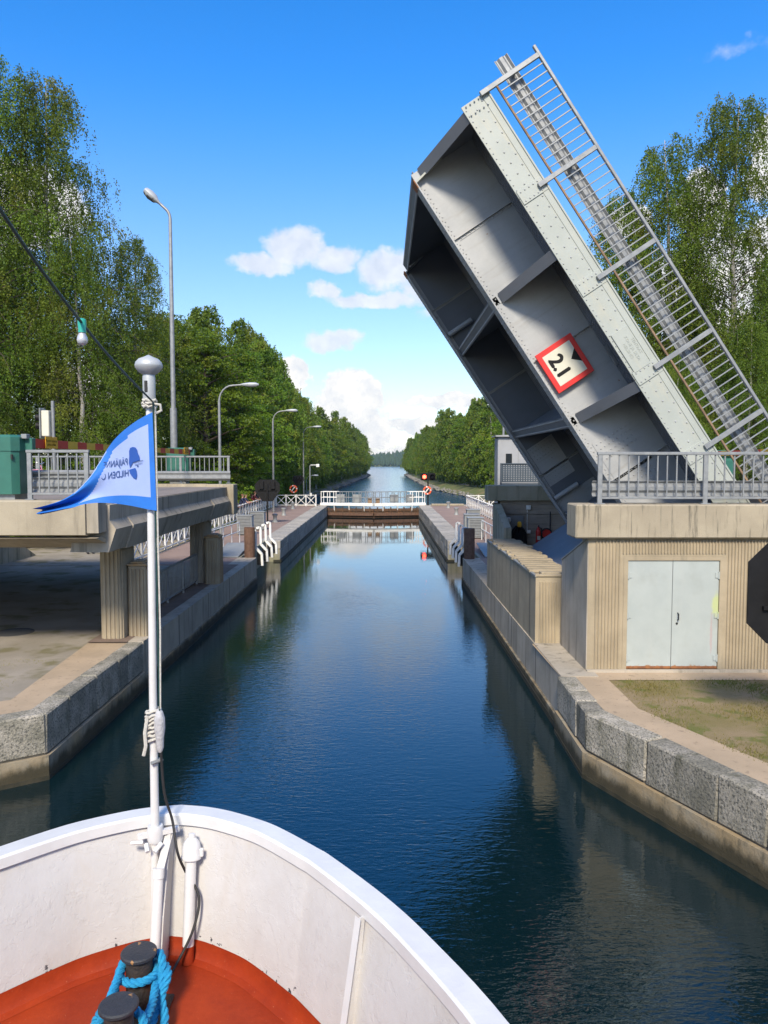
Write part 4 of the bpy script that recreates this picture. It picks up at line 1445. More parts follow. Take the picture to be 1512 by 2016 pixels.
for i, x in enumerate(BAYS):
    # cross beam between the girders
    c = MB().box(x - .006, x + .006, G1 + .01, G2 - .01, 1.15, 2.5).build('cross_beam', M['paint_shade'], leaf)
    MB().cbox(x - .15, x + .15, G1 + .02, G2 - .02, 1.0, 1.03, .004).build('beam_flange', M['paint_shade'], c)
    MB().box(x - .006, x + .006, G1 + .02, G2 - .02, 1.03, 1.16).build('beam_web', M['paint_shade'], c)
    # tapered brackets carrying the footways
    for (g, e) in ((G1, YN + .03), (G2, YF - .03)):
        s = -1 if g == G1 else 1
        bk = MB().prism([(g + s * .01, 1.12), (g + s * .01, 2.5), (e, 2.5), (e, 2.2)], 'x', x - .006, x + .006).build('bracket', M['paint_shade'], leaf)
        MB().obox((x, g + s * .05, 1.12), (x, e, 2.18), .24, .014, (0, 0, 1)).build('bracket_flange', M['paint_shade'], bk)
    MB().box(x - .09, x + .09, G1 - .022, G1 + .02, ZB + .02, 1.3).build('gusset', M['paint'], leaf)
for x in (-8.6, -2.2):
    MB().tube([(x, G2 - .12, ZB + .05), (x, G2 - .12, ZB + .95)], .085, 12).build('drain_pipe', M['paint'], leaf, smooth=True)
# counterweight between the girder heels
MB().cbox(-1.3, 2.2, G1 + .04, G2 - .04, -.8, .93, .02).build('counterweight', M['paint_shade'], leaf)
MB().box(-1.32, -1.24, G1 - .03, G2 + .03, -.82, -.6).build('counterweight_rim', M['paint'], leaf)
# small conduit box under the footway
MB().cbox(-5.75, -5.25, YN + 1.2, YN + 1.26, 2.40, 2.47, .005).build('conduit_box', M['galv'], leaf)

# rivets, far too many to pick apart
mr = MB()


def rivet(p, n, r=.02, hgt=.016):
    r *= 1.3
    p = Vector(p); n = Vector(n)
    a = n.orthogonal().normalized(); b = n.cross(a)
    vs = [tuple(p + (a * math.cos(k * math.pi / 3) + b * math.sin(k * math.pi / 3)) * r) for k in range(6)]
    vs += [tuple(p + (a * math.cos(k * math.pi / 3) + b * math.sin(k * math.pi / 3)) * r * .6 + n * hgt) for k in range(6)]
    mr.add(vs, [(k, (k + 1) % 6, 6 + (k + 1) % 6, 6 + k) for k in range(6)] + [tuple(range(6, 12))])


for g in (G1, G2):
    for k in range(82):
        x = -10.9 + k * .12
        rivet((x, g - .022, ZB + .045), (0, -1, 0)); rivet((x + .06, g - .022, ZB + .1), (0, -1, 0), .016)
        rivet((x, g - .12, ZB - .035), (0, 0, -1), .02); rivet((x, g + .12, ZB - .035), (0, 0, -1), .02)
    for i in range(3):
        xc = (BAYS[i] + BAYS[i + 1]) / 2
        for k in range(12):
            rivet((xc + .04, g - .02, ZB + .2 + k * .12), (0, -1, 0), .015)
    for a in range(11):
        for b in range(8):
            if abs(a - 5) > 1.5:
                rivet((-3.98 + a * .13, g - .02, ZB + .24 + b * .11 + (a % 2) * .03), (0, -1, 0), .018)
    for a in range(14):
        for b in range(7):
            if (a + b) % 3 == 0:
                rivet((-2.0 + a * .18, g - .024, ZB + .2 + b * .18), (0, -1, 0), .018)
for x in BAYS:
    for k in range(60):
        y = G1 + .1 + k * .131
        rivet((x - .1, y, 1.0), (0, 0, -1), .02); rivet((x + .1, y, 1.0), (0, 0, -1), .02)
for k in range(96):
    x = XT + .12 + k * .125
    rivet((x, YN, 2.22), (0, -1, 0), .013)
    if k % 2 == 0:
        rivet((x, YN, 2.6), (0, -1, 0), .017); rivet((x + .1, YN, 2.42), (0, -1, 0), .017)
for e in [XT + .15, -9.23, -7.02, -4.86, -2.9, -.9]:
    for k in range(5):
        for q in (-.1, .1):
            rivet((e + q, YN - .022, 2.26 + k * .1), (0, -1, 0), .015)
stuff(mr.build('rivets', M['paint'], leaf))

# footway railing on the leaf
POSTS = [XT + .02, -9.23, -7.02, -4.86, -2.9, -.9, 1.0]
pm = MB().cbox(-.05, .05, -.035, .035, 2.62, 4.02, .006).mesh('railing_post', M['galv'])
for p in POSTS:
    link('railing_post', pm, leaf, (p, YN - .06, 0))
MB().cbox(XT - .18, 1.1, YN - .10, YN - .02, 3.99, 4.05, .008).build('railing_top_rail', M['galv'], leaf)
MB().cbox(XT + .02, 1.0, YN - .085, YN - .035, 2.96, 3.0, .006).build('railing_bottom_rail', M['rusty'], leaf)
bmsh = MB().cbox(-.013, .013, -.013, .013, 2.98, 4.0, .003).mesh('baluster', M['galv'])
for i in range(len(POSTS) - 1):
    L = POSTS[i + 1] - POSTS[i]
    n = int(round(L / .185)) - 1
    for k in range(n):
        link('baluster', bmsh, leaf, (POSTS[i] + L * (k + 1) / (n + 1), YN - .06, 0))
pr_ = [(YN + .12 + p, q) for p, q in w_prof(3.42)]
MB().prism(pr_, 'x', XT - .42, 1.1).build('guard_rail', M['galv'], leaf)
for p in POSTS:
    MB().box(p - .03, p + .03, YN - .03, YN + .13, 3.38, 3.46).build('guard_rail_spacer', M['galv'], leaf)

# clearance sign on the near girder web
SX0, SX1, SZ0, SZ1 = -6.42, -5.42, 1.04, 1.98
sg = MB().cbox(SX0, SX1, G1 - .16, G1 - .12, SZ0, SZ1, .008).build('clearance_sign', M['signred'], leaf)
sg['label'] = 'red bordered clearance sign reading 2.1 on the girder'
MB().cbox(SX0 + .12, SX1 - .12, G1 - .166, G1 - .158, SZ0 + .115, SZ1 - .115, .001).build('sign_field', M['signwhite'], sg)
xc = (SX0 + SX1) / 2
MB().prism([(xc - .17, SZ1 - .116), (xc + .17, SZ1 - .116), (xc, SZ1 - .30)], 'y', G1 - .170, G1 - .1662).build('sign_arrow', M['black'], sg)
me = text_mesh('2.1', .46, 'CENTER', 0)
me.materials.append(M['black'])
for v in me.vertices:
    v.co = (xc + v.co.x * .92, G1 - .169, SZ0 + .33 + v.co.y)
link('sign_figures', me, sg)
# thicken the figures a little with a second print just behind, shifted
for q in ((.02, 0), (-.02, 0), (0, .018), (0, -.018)):
    me2 = me.copy()
    for v in me2.vertices:
        v.co.x += q[0]; v.co.z += q[1]; v.co.y += .0006 + abs(q[0]) * .01
    link('sign_figures', me2, sg)
for x in (SX0 + .2, SX1 - .2):
    MB().box(x - .03, x + .03, G1 - .12, G1 - .008, 1.4, 1.46).build('sign_bracket', M['galv'], sg)
# cast builder's plate on the fascia
bp = MB().cbox(-5.9, -4.98, YN - .03, YN - .0, 2.24, 2.62, .006).build('builders_plate', M['fascia'], leaf)
me = text_mesh('TEHTAAT\nKONE JA SILTA\nHELSINKI', .085, 'CENTER', .004, 1.2)
me.materials.append(M['fascia'])
for v in me.vertices:
    v.co = (-5.44 + v.co.x, YN - .0325 - v.co.z, 2.47 + v.co.y)
link('plate_lettering', me, bp)

# ================================================================== LOCK: GATES, FENCES, SIGNALS
def x_fence(label, p0, p1, z, n, h=1.08, group='white lattice fences by the lock'):
    a = Vector((*p0, 0)); b = Vector((*p1, 0))
    d = b - a
    L = d.length / n
    ang = math.atan2(d.y, d.x)
    t = thing('lattice_fence', label, 'fence', (a.x, a.y, z), ang, group)
    pm = MB().cbox(-.045, .045, -.045, .045, 0, h + .03, .008).mesh('post', M['railwhite'])
    b1 = MB().obox((.05, 0, .16), (L - .05, 0, h - .09), .03, .05).mesh('brace', M['railwhite'])
    b2 = MB().obox((.05, .022, h - .09), (L - .05, .022, .16), .03, .05).mesh('brace', M['railwhite'])
    v1 = MB().cbox(-.02, .02, -.02, .02, .1, h - .04, .004).mesh('baluster', M['railwhite'])
    for i in range(n + 1):
        link('post', pm, t, (i * L, 0, 0))
        if i < n:
            link('brace', b1, t, (i * L, 0, 0))
            link('brace', b2, t, (i * L, 0, 0))
            if L > 1.3:
                link('baluster', v1, t, (i * L + L / 2, 0, 0))
    tot = L * n
    MB().cbox(-.06, tot + .06, -.06, .06, h - .05, h + .0, .008).build('top_rail', M['railwhite'], t)
    MB().cbox(0, tot, -.025, .025, .08, .14, .006).build('bottom_rail', M['railwhite'], t)
    return t


x_fence('long white lattice fence behind the left quay where people lean', (-10.4, 30.5), (-10.4, 73.2), Q, 36)
x_fence('white lattice fence crossing to the lock gate on the left', (-10.3, 73.4), (-6.5, 73.4), Q, 4)
x_fence('white lattice fence along the right quay behind the bridge', (7.8, 45.0), (7.8, 72.4), Q, 23)
x_fence('short white lattice fence turning away at the far right quay', (7.95, 72.5), (10.9, 72.5), Q, 3)

# grey flat bar railing between the piers
t = thing('quay_railing', 'grey barred railing between the two left piers', 'railing', (-6.35, 18.9, Q))
for k in range(5):
    MB().cbox(-.03, .03, -.03, .03, 0, 1.05, .005).build('post', M['galv'], t, loc=(0, k * 1.75, 0))
MB().cbox(-.03, .03, 0, 7.0, 1.0, 1.06, .006).build('top_rail', M['galv'], t)
MB().cbox(-.02, .02, 0, 7.0, .1, .15, .006).build('bottom_rail', M['galv'], t)
bm_ = MB().cbox(-.01, .01, -.016, .016, .15, 1.0, .003).mesh('baluster', M['galv'])
for k in range(50):
    if k % 12.5 > .6:
        link('baluster', bm_, t, (0, k * .14 + .07, 0))


def pipe_rail(label, pts, z, h=1.05, group='white pipe rails at the upper gates'):
    t = thing('pipe_rail', label, 'railing', (0, 0, z), 0, group)
    for p in pts:
        MB().tube([(p[0], p[1], 0), (p[0], p[1], h)], .025, 8).build('post', M['railwhite'], t)
    for hh in (h, h * .55):
        MB().tube([(p[0], p[1], hh) for p in pts], .025, 8).build('rail', M['railwhite'], t)
    return t


pipe_rail('white pipe rail by the left wooden gate post', [(-7.9 + .1 * k, 33.6 + 1.55 * k) for k in range(5)], Q)
pipe_rail('white pipe rail by the right wooden gate post', [(5.35 - .02 * k, 33.4 + 1.55 * k) for k in range(6)], Q)
MB_t = None
for (lab, x) in (('dark gangway plank leaning by the left wooden gate post', -6.9), ('dark gangway plank beside the right wooden gate post', 4.95)):
    o = MB().cbox(-.55, .55, -1.6, 1.6, -.03, .03, .01).build('gangway_plank', M['greybox'], None, loc=(x, 34.9, Q + .16), rot=(R(5), 0, 0))
    tag(o, lab, 'plank', 'gangway planks')
for (lab, x, y) in (('weathered brown timber post at the left gate recess', -5.87, 33.45), ('weathered brown timber post at the right gate recess', 3.67, 32.95)):
    t = thing('timber_post', lab, 'post', (x, y, Q - .35), 0, 'timber posts at the gate recesses')
    MB().lathe([(.235, 0), (.235, 1.62), (.22, 1.66), (.05, 1.665)], n=14).build('trunk', M['wood'], t, smooth=True)
    MB().lathe([(.242, .12), (.242, .2)], n=14).build('iron_band', M['rusty'], t)


def fender_arm(lab, x, y, s):
    """bent white bar on the gate recess, black between its foot and the wall"""
    t = thing('fender_arm', lab, 'fender', (x, y, 0), 0, 'white fender arms at the gate recesses')
    pts = [(-s * .25, 0, Q + 1.12), (-s * .10, 0, Q + 1.16), (-s * .06, 0, Q + 1.08), (-s * .05, 0, Q + .38), (s * .22, 0, Q + .08), (s * .24, 0, Q - .42)]
    m = MB()
    for i in range(len(pts) - 1):
        m.obox(pts[i], pts[i + 1], .10, .13, (0, 1, 0))
    m.build('arm', M['railwhite'], t)
    MB().prism([(s * .0, Q + .16), (s * .06, Q + .16), (s * .17, Q + .06), (s * .19, Q - .4), (s * .0, Q - .4)], 'y', .05, .16).build('back_plate', M['black'], t)
    return t


for k, (yl, w_) in enumerate(((33.85, 'nearest'), (35.3, 'second'), (36.8, 'third'), (38.3, 'farthest'))):
    fender_arm(w_ + ' white bent fender arm on the left lock recess', -5.62, yl, 1)
    fender_arm(w_ + ' white bent fender arm on the right lock recess', 3.52, yl - .3, -1)


def vent_cabinet(lab, x, y):
    t = thing('vent_cabinet', lab, 'cabinet', (x, y, Q), 0, 'grey louvred cabinets by the upper gates')
    MB().cbox(-.42, .42, -.34, .34, .05, 1.1, .02).build('body', M['greybox'], t)
    MB().cbox(-.46, .46, -.38, .38, 1.1, 1.15, .01).build('lid', M['greybox'], t)
    MB().box(-.36, .36, -.3, .3, 0, .05).build('plinth', M['dark'], t)
    lv = MB().obox((-.36, -.35, 0), (.36, -.35, 0), .035, .028, (0, -.6, 1)).mesh('louvre', M['galv'])
    ls = MB().obox((0, -.30, 0), (0, .30, 0), .035, .028, (1, 0, 1)).mesh('louvre', M['galv'])
    for k in range(11):
        link('louvre', lv, t, (0, 0, .16 + k * .085))
        link('louvre', ls, t, (.425, 0, .16 + k * .085))
        link('louvre', ls, t, (-.425, 0, .16 + k * .085))
    return t


vent_cabinet('nearer grey louvred cabinet on the left quay', -7.95, 44.0)
vent_cabinet('farther grey louvred cabinet on the left quay', -7.75, 47.2)
vent_cabinet('nearer grey louvred cabinet on the right quay', 5.0, 42.0)
vent_cabinet('farther grey louvred cabinet on the right quay', 5.1, 44.8)
vent_cabinet('small grey louvred cabinet farthest back on the right quay', 5.75, 49.5)

for (lab, x, y) in (('mooring bollard nearest the lock gate on the left paving', -8.2, 69.0), ('pale mooring bollard in the middle of the left paving', -7.9, 60.5),
                    ('low bollard beside the black signal board on the left', -7.6, 53.5),
                    ('mooring bollard nearest the lock gate on the right paving', 5.9, 70.5), ('pale mooring bollard in the middle of the right paving', 5.75, 61.0)):
    o = MB().lathe([(.2, 0), (.17, .08), (.13, .2), (.14, .42), (.2, .5), (.2, .56), (.1, .6)], n=14).build('mooring_bollard', M['greybox'], None, True, loc=(x, y, Q))
    tag(o, lab, 'bollard', 'mooring bollards on the lock quay')


def signal_board(lab, x, y, z, s=1.0, ph=1.6, facing=0.0, lower=True):
    """canal light signal seen from behind: chamfered black board on a post with cross brace"""
    t = thing('canal_signal', lab, 'signal board', (x, y, z), facing, 'black canal signal boards')
    hw, hh = .84 * s, .5 * s
    zc = ph + .95 * s
    c = .3 * s
    oc = [(-hw + c, zc + hh), (hw - c, zc + hh), (hw, zc + hh - c), (hw, zc - hh * .55), (hw * .42, zc - hh * 1.95), (-hw * .42, zc - hh * 1.95), (-hw, zc - hh * .55), (-hw, zc + hh - c)] if lower else \
         [(-hw + c, zc + hh * 1.5), (hw - c, zc + hh * 1.5), (hw, zc + hh * 1.5 - c), (hw, zc - hh * 1.5 + c), (hw - c, zc - hh * 1.5), (-hw + c, zc - hh * 1.5), (-hw, zc - hh * 1.5 + c), (-hw, zc + hh * 1.5 - c)]
    MB().prism(oc, 'y', 0, .03).build('board', M['black'], t)
    for xx in (-hw * .45, hw * .45):
        MB().cbox(xx - .14 * s, xx + .14 * s, -.16, 0, zc - hh * .3, zc + hh * .75, .02).build('lamp_case', M['black'], t)
        MB().tube([(xx, .03, zc + .1), (xx, .22, zc + .12)], .15 * s, 12, False).build('visor', M['black'], t)
    MB().cbox(-hw * .75, hw * .75, -.06, -.0, zc - hh * .5, zc - hh * .38, .005).build('brace', M['black'], t)
    MB().cbox(-.05, .05, -.13, -.03, 0, zc + hh * .4, .008).build('post', M['black'], t)
    MB().cbox(-.16, .16, -.22, .06, 0, .03, .006).build('foot_plate', M['black'], t)
    return t


signal_board('large black signal board seen from behind on the left quay', -7.88, 52.0, Q, 1.0, 1.55)
signal_board('smaller distant black signal board beyond the lock on the left', -9.15, 82, Q - .2, .72, 1.95)
signal_board('black octagonal signal board cut off by the right edge in front of the ribbed wall', 6.33, 11.45, Q - .02, 1.03, 1.2, 0, False)

# red light signal with two lamps on the right of the gate
t = thing('red_light_signal', 'canal traffic light showing red on a black post right of the lock gate', 'traffic light', (4.3, 75.2, Q - .02))
MB().cbox(-.07, .07, -.07, .07, 0, 2.7, .01).build('post', M['black'], t)
b = MB().cbox(-.72, .72, -.06, .1, 2.45, 3.15, .03).build('board', M['black'], t)
MB().tube([(-.36, -.06, 2.8), (-.36, -.35, 2.82)], .24, 16, False).build('visor', M['black'], t)
MB().tube([(.4, -.06, 2.8), (.4, -.35, 2.82)], .24, 16, False).build('visor', M['black'], t)
MB().lathe([(.02, 0), (.15, .02), (.19, .05)], n=16).build('red_lamp', M['redlamp'], t, loc=(-.36, -.14, 2.8), rot=(R(90), 0, 0))
MB().lathe([(.02, 0), (.15, .02), (.19, .05)], n=16).build('dark_lamp', M['lens'], t, loc=(.4, -.10, 2.8), rot=(R(90), 0, 0))


def lifebuoy(lab, x, y, z, post=False):
    t = thing('lifebuoy', lab, 'lifebuoy', (x, y, z), 0, 'orange lifebuoys')
    m = MB()
    N, n_ = 24, 8
    for i in range(N):
        a = 2 * math.pi * i / N
        for k in range(n_):
            b = 2 * math.pi * k / n_
            r_ = .34 + .085 * math.cos(b)
            m.v.append((r_ * math.cos(a), .07 * math.sin(b), r_ * math.sin(a)))
    for i in range(N):
        for k in range(n_):
            m.f.append((i * n_ + k, i * n_ + (k + 1) % n_, ((i + 1) % N) * n_ + (k + 1) % n_, ((i + 1) % N) * n_ + k))
            m.m.append(1 if i % 6 == 0 else 0)
    m.build('ring', [M['orange'], M['white']], t, smooth=True)
    MB().tube([(-.16, -.03, -.2), (-.02, -.06, .02), (.14, -.03, .22)], .06, 6).build('rope_bag', M['white'], t)
    if post:
        MB().cbox(-.05, .05, .1, .2, -1.6, .5, .008).build('post', M['black'], t)
    return t


lifebuoy('orange lifebuoy on the red light post right of the lock gate', 4.22, 75.0, 2.55)
lifebuoy('orange lifebuoy on its own post beyond the left lattice fence', -9.3, 79.0, 2.55, True)

# camera pole
t = thing('camera_pole', 'grey pole with a white camera on its arm beyond the left gate', 'camera pole', (-7.6, 79, Q - .6))
MB().tube([(0, 0, 0), (0, 0, 4.4), (.08, 0, 4.5), (.75, 0, 4.5)], .07, 8).build('pole', M['galv'], t)
MB().cbox(.66, .98, -.2, .1, 4.3, 4.62, .03).build('camera', M['white'], t)
MB().cbox(.0, .2, -.12, .02, 1.3, 1.65, .02).build('junction_box', M['white'], t)
o = MB().cbox(-.6, .6, -.4, .4, 0, 1.3, .03).build('utility_cabinet', M['greybox'], None, loc=(-15.5, 176, float(terrain_z(np.array(-17.8), np.array(176)))))
o.location.x = -17.8
tag(o, 'small grey utility cabinet on the far left bank', 'cabinet')

# lower lock gates, closed
GL = [(-5.62, 74.6), (-.98, 73.55)]
GR = [(3.48, 74.6), (-.98, 73.55)]
for lab, (p, q), s in (('left leaf of the closed rusty lock gate with white walkway', GL, 1), ('right leaf of the closed rusty lock gate with white walkway', GR, -1)):
    p = Vector((*p, 0)); q = Vector((*q, 0))
    d = q - p
    L = d.length
    ang = math.atan2(d.y, d.x)
    t = thing('lock_gate', lab, 'lock gate', (p.x, p.y, 0), ang, 'lock gate leaves')
    fy = -1 if s > 0 else 1           # side facing the upper water
    MB().box(0, L, -.12, .12, -3.8, Q - .25).build('skin', M['steelgate'], t)
    MB().box(0, L, min(fy * .12, fy * .3), max(fy * .12, fy * .3), .18, .42).build('timber_fender', M['wood'], t)
    MB().box(0, L, min(fy * .12, fy * .2), max(fy * .12, fy * .2), .62, .72).build('beam', M['steelgate'], t)
    for k in range(7):
        xk = L * (k + .5) / 7
        MB().box(xk - .05, xk + .05, min(fy * .12, fy * .22), max(fy * .12, fy * .22), .42, Q - .1).build('stiffener', M['steelgate'], t)
    wk = MB().cbox(-.5, L - .02, min(-fy * .55, fy * .35), max(-fy * .55, fy * .35), Q + .02, Q + .28, .01).build('walkway', M['railwhite'], t)
    for k in range(3):
        xk = L * (k + .6) / 3.2
        MB().obox((xk, fy * .3, Q + .02), (xk, fy * .14, Q - .5), .08, .08, (1, 0, 0)).build('walkway_strut', M['railwhite'], t)
    for yy in (fy * .3, -fy * .5):
        for k in range(9):
            xk = -.4 + (L + .3) * k / 8
            MB().cbox(xk - .03, xk + .03, yy - .03, yy + .03, Q + .28, Q + 1.38, .004).build('rail_post', M['railwhite' if k < 3 else 'galv'], t)
        for hh in (1.36, .82):
            MB().cbox(-.45, (L) * .25, yy - .03, yy + .03, Q + hh - .03, Q + hh + .03, .004).build('hand_rail', M['railwhite'], t)
            MB().cbox(L * .25, L - .05, yy - .02, yy + .02, Q + hh - .02, Q + hh + .02, .004).build('hand_rail', M['galv'], t)
    for xk in (.28 * L, .62 * L) if s > 0 else (.20 * L, .55 * L):
        MB().cbox(xk - .4, xk + .4, -fy * .45, -fy * .45 + .3, Q + .32, Q + 1.08, .02).build('gear_box', M['greybox'], t)
    MB().cbox(L - .55, L - .15, -.1, .1, Q + .28, Q + .75, .02).build('winch_box', M['rusty'], t)
t = thing('service_bridge', 'pale concrete slab behind the lock gate on the right quay', 'slab', (0, 0, 0))
MB().cbox(4.6, 7.7, 74.0, 74.9, Q + .02, Q + .18, .01).build('slab', M['coping'], t)
o = MB().cbox(-10.2, -6.4, 73.75, 74.5, Q, Q + .14, .01).build('kerb_slab', M['coping'])
tag(o, 'pale kerb slab under the fence left of the lock gate', 'slab')

# ---- control cabin behind the raised leaf
t = thing('control_cabin', 'pale grey bridge control cabin with perforated blue balcony', 'cabin', (5.0, 33.0, 0))
MB().cbox(0, 6.5, .9, 1.9, Q, 6.35, .02).build('walls', M['cabin'], t)
MB().prism([(-.12, 6.36), (6.6, 6.36), (6.6, 6.62), (-.12, 6.42)], 'y', .75, 2.05).build('roof', M['cabin'], t)
w_ = MB().cbox(.35, .62, .86, .91, 5.2, 5.62, .01).build('window', M['glass'], t)
for xj in (.9, 1.8, 2.7):
    MB().box(xj - .01, xj + .01, .885, .905, 2, 6.3).build('panel_joint', M['greybox'], t)
MB().box(-.05, 6.5, -.2, .9, 4.02, 4.14).build('balcony_floor', M['perf'], t)
m = MB()
nx, nz = 42, 9
x0, x1, z0, z1 = 0.05, 4.6, 4.42, 5.15
for i in range(nx + 1):
    xx = x0 + (x1 - x0) * i / nx
    m.box(xx - .028, xx + .028, -.2, -.18, z0, z1)
for k in range(nz + 1):
    zz = z0 + (z1 - z0) * k / nz
    m.box(x0 - .03, x1, -.199, -.181, zz - .026, zz + .026)
stuff(m.build('perforated_panel', M['perf'], t))
MB().cbox(-.05, 4.7, -.24, -.16, 5.15, 5.2, .006).build('balcony_rail', M['perf'], t)
for zz in (4.2, 4.32):
    MB().cbox(-.05, 4.7, -.23, -.17, zz - .03, zz + .03, .006).build('balcony_rail', M['perf'], t)
for xx in (-.02, 1.6, 3.2, 4.66):
    MB().cbox(xx - .03, xx + .03, -.23, -.17, 3.9, 5.2, .006).build('balcony_post', M['perf'], t)
MB().tube([(.35, 1.6, 6.4), (.35, 1.6, 7.4)], .05, 8).build('antenna', M['galv'], t)
MB().box(.2, 2.2, .86, .895, Q + .4, 3.9).build('lower_cladding', M['white'], t)

# ---- timber house with chimney among the right trees
t = thing('timber_house', 'dark timber house with brown roof and brick chimney behind the raised leaf', 'house', (19.0, 52, Q))
MB().box(-4, 4, -3, 3, 0, 6.2).build('walls', M['housew'], t)
MB().prism([(-3.7, 6.1), (0, 8.9), (3.7, 6.1), (3.7, 5.9), (-3.7, 5.9)], 'x', -4.6, 4.6).build('roof', M['rooft'], t)
c = MB().cbox(-2.6, -1.9, -.4, .4, 8.0, 10.4, .02).build('chimney', M['brick'], t)
MB().cbox(-2.68, -1.82, -.48, .48, 10.4, 10.55, .02).build('chimney_cap', M['conc_g'], c)
for xk in (-2.4, 0, 2.4):
    wn_ = MB().cbox(xk - .5, xk + .5, -3.06, -2.98, 3.4, 4.7, .01).build('window', M['glass'], t)
    MB().cbox(xk - .6, xk + .6, -3.05, -3.0, 3.3, 3.4, .01).build('sill', M['white'], wn_)

# ---- right road barrier boom behind the leaf, waiting white car
t = thing('boom_barrier', 'right bank green barrier cabinet with red and yellow boom behind the raised leaf', 'barrier', (12.6, 28.9, RD - .06), 0, 'road barriers by the bridge')
MB().cbox(-.4, .4, -.36, .36, .15, 1.05, .1).build('cabinet', M['green'], t)
MB().cbox(-.42, .42, -.38, .38, 1.06, 1.34, .1).build('lid', M['green'], t)
MB().box(-.3, .3, -.28, .28, 0, .15).build('plinth', M['galv'], t)
for i in range(16):
    MB().cbox(-.5, -.44, -.5 - (i + 1) * .72, -.5 - i * .72, 1.12, 1.30, .004).build('boom_stripe', M['red' if i % 2 == 0 else 'yellow'], t)


def make_car(lab, x, y, z, rz):
    t = thing('parked_car', lab, 'car', (x, y, z), rz)
    W = .86
    secs = [(-2.1, .35, .62), (-2.05, .30, .82), (-1.4, .26, .92), (-.75, .24, .98), (0, .24, 1.0), (.9, .24, .98), (1.7, .26, .95), (2.05, .32, .9), (2.12, .4, .7)]
    m = MB()
    for (xx, zb, zt) in secs:
        for (yy, zz) in ((-W, zb + .08), (-W * 1.02, (zb + zt) / 2), (-W * .93, zt), (W * .93, zt), (W * 1.02, (zb + zt) / 2), (W, zb + .08), (W * .8, zb), (-W * .8, zb)):
            m.v.append((xx, yy, zz))
    for i in range(len(secs) - 1):
        for k in range(8):
            m.f.append((i * 8 + k, i * 8 + (k + 1) % 8, (i + 1) * 8 + (k + 1) % 8, (i + 1) * 8 + k)); m.m.append(0)
    m.f += [tuple(range(8)), tuple(range(64, 72))]; m.m += [0, 0]
    m.build('body', M['carwhite'], t, smooth=True)
    cab = [(-1.0, .96), (-.25, 1.42), (.3, 1.5), (1.2, 1.47), (1.95, .95)]
    m = MB().prism(cab, 'y', -.70, .70)
    m.build('roof', M['carwhite'], t)
    MB().prism([(-.82, 1.0), (-.2, 1.37), (.45, 1.43), (.45, 1.0)], 'y', -.72, .72).build('window', M['glass'], t)
    MB().prism([(.52, 1.0), (.52, 1.43), (1.15, 1.40), (1.65, 1.0)], 'y', -.72, .72).build('window', M['glass'], t)
    MB().add([(-1.0, -.62, 1.0), (-1.0, .62, 1.0), (-.32, .58, 1.41), (-.32, -.58, 1.41)], [(0, 1, 2, 3)]).build('windscreen', M['glass'], t, loc=(-.012, 0, .012))
    for xx in (-1.3, 1.3):
        for s in (-1, 1):
            w_ = MB().lathe([(.18, -.09), (.3, -.1), (.315, -.05), (.315, .05), (.3, .1), (.18, .09)], n=18).build('wheel', M['rubber'], t, True, loc=(xx, s * .78, .315), rot=(R(90), 0, 0))
            MB().lathe([(.02, -.06), (.18, -.07), (.18, .07), (.02, .06)], n=12).build('rim', M['chrome'], w_)
    for s in (-1, 1):
        MB().cbox(-2.12, -2.0, s * .62 - .16, s * .62 + .16, .62, .76, .02).build('headlight', M['signwhite'], t)
        MB().cbox(2.05, 2.13, s * .7 - .1, s * .7 + .1, .68, .9, .02).build('tail_light', M['red'], t)
    return t


make_car('white car waiting behind the right railing beyond the raised leaf', 14.6, 24.2, RD - .06, 0)

# ================================================================== TREES
def leaves_mesh(name, pts, nrm, size, mat, tint, asp=.62):
    """one diamond leaf per point; nrm = hanging direction jitter"""
    n = len(pts)
    d = nrm / np.linalg.norm(nrm, axis=1, keepdims=True)
    r = rng.normal(size=(n, 3))
    s = np.cross(d, r)
    s /= np.linalg.norm(s, axis=1, keepdims=True)
    L = (size * rng.uniform(.7, 1.25, n))[:, None]
    W = L * asp * .5
    v = np.empty((n, 4, 3))
    v[:, 0] = pts
    v[:, 1] = pts + d * L * .45 + s * W
    v[:, 2] = pts + d * L
    v[:, 3] = pts + d * L * .45 - s * W
    me = bpy.data.meshes.new(name)
    me.vertices.add(n * 4); me.loops.add(n * 4); me.polygons.add(n)
    me.vertices.foreach_set('co', v.astype(np.float32).ravel())
    me.loops.foreach_set('vertex_index', np.arange(n * 4, dtype=np.int32))
    me.polygons.foreach_set('loop_start', np.arange(0, n * 4, 4, dtype=np.int32))
    at = me.attributes.new('tint', 'FLOAT', 'POINT')
    at.data.foreach_set('value', np.repeat(tint, 4).astype(np.float32))
    me.materials.append(M[mat])
    me.update()
    return me


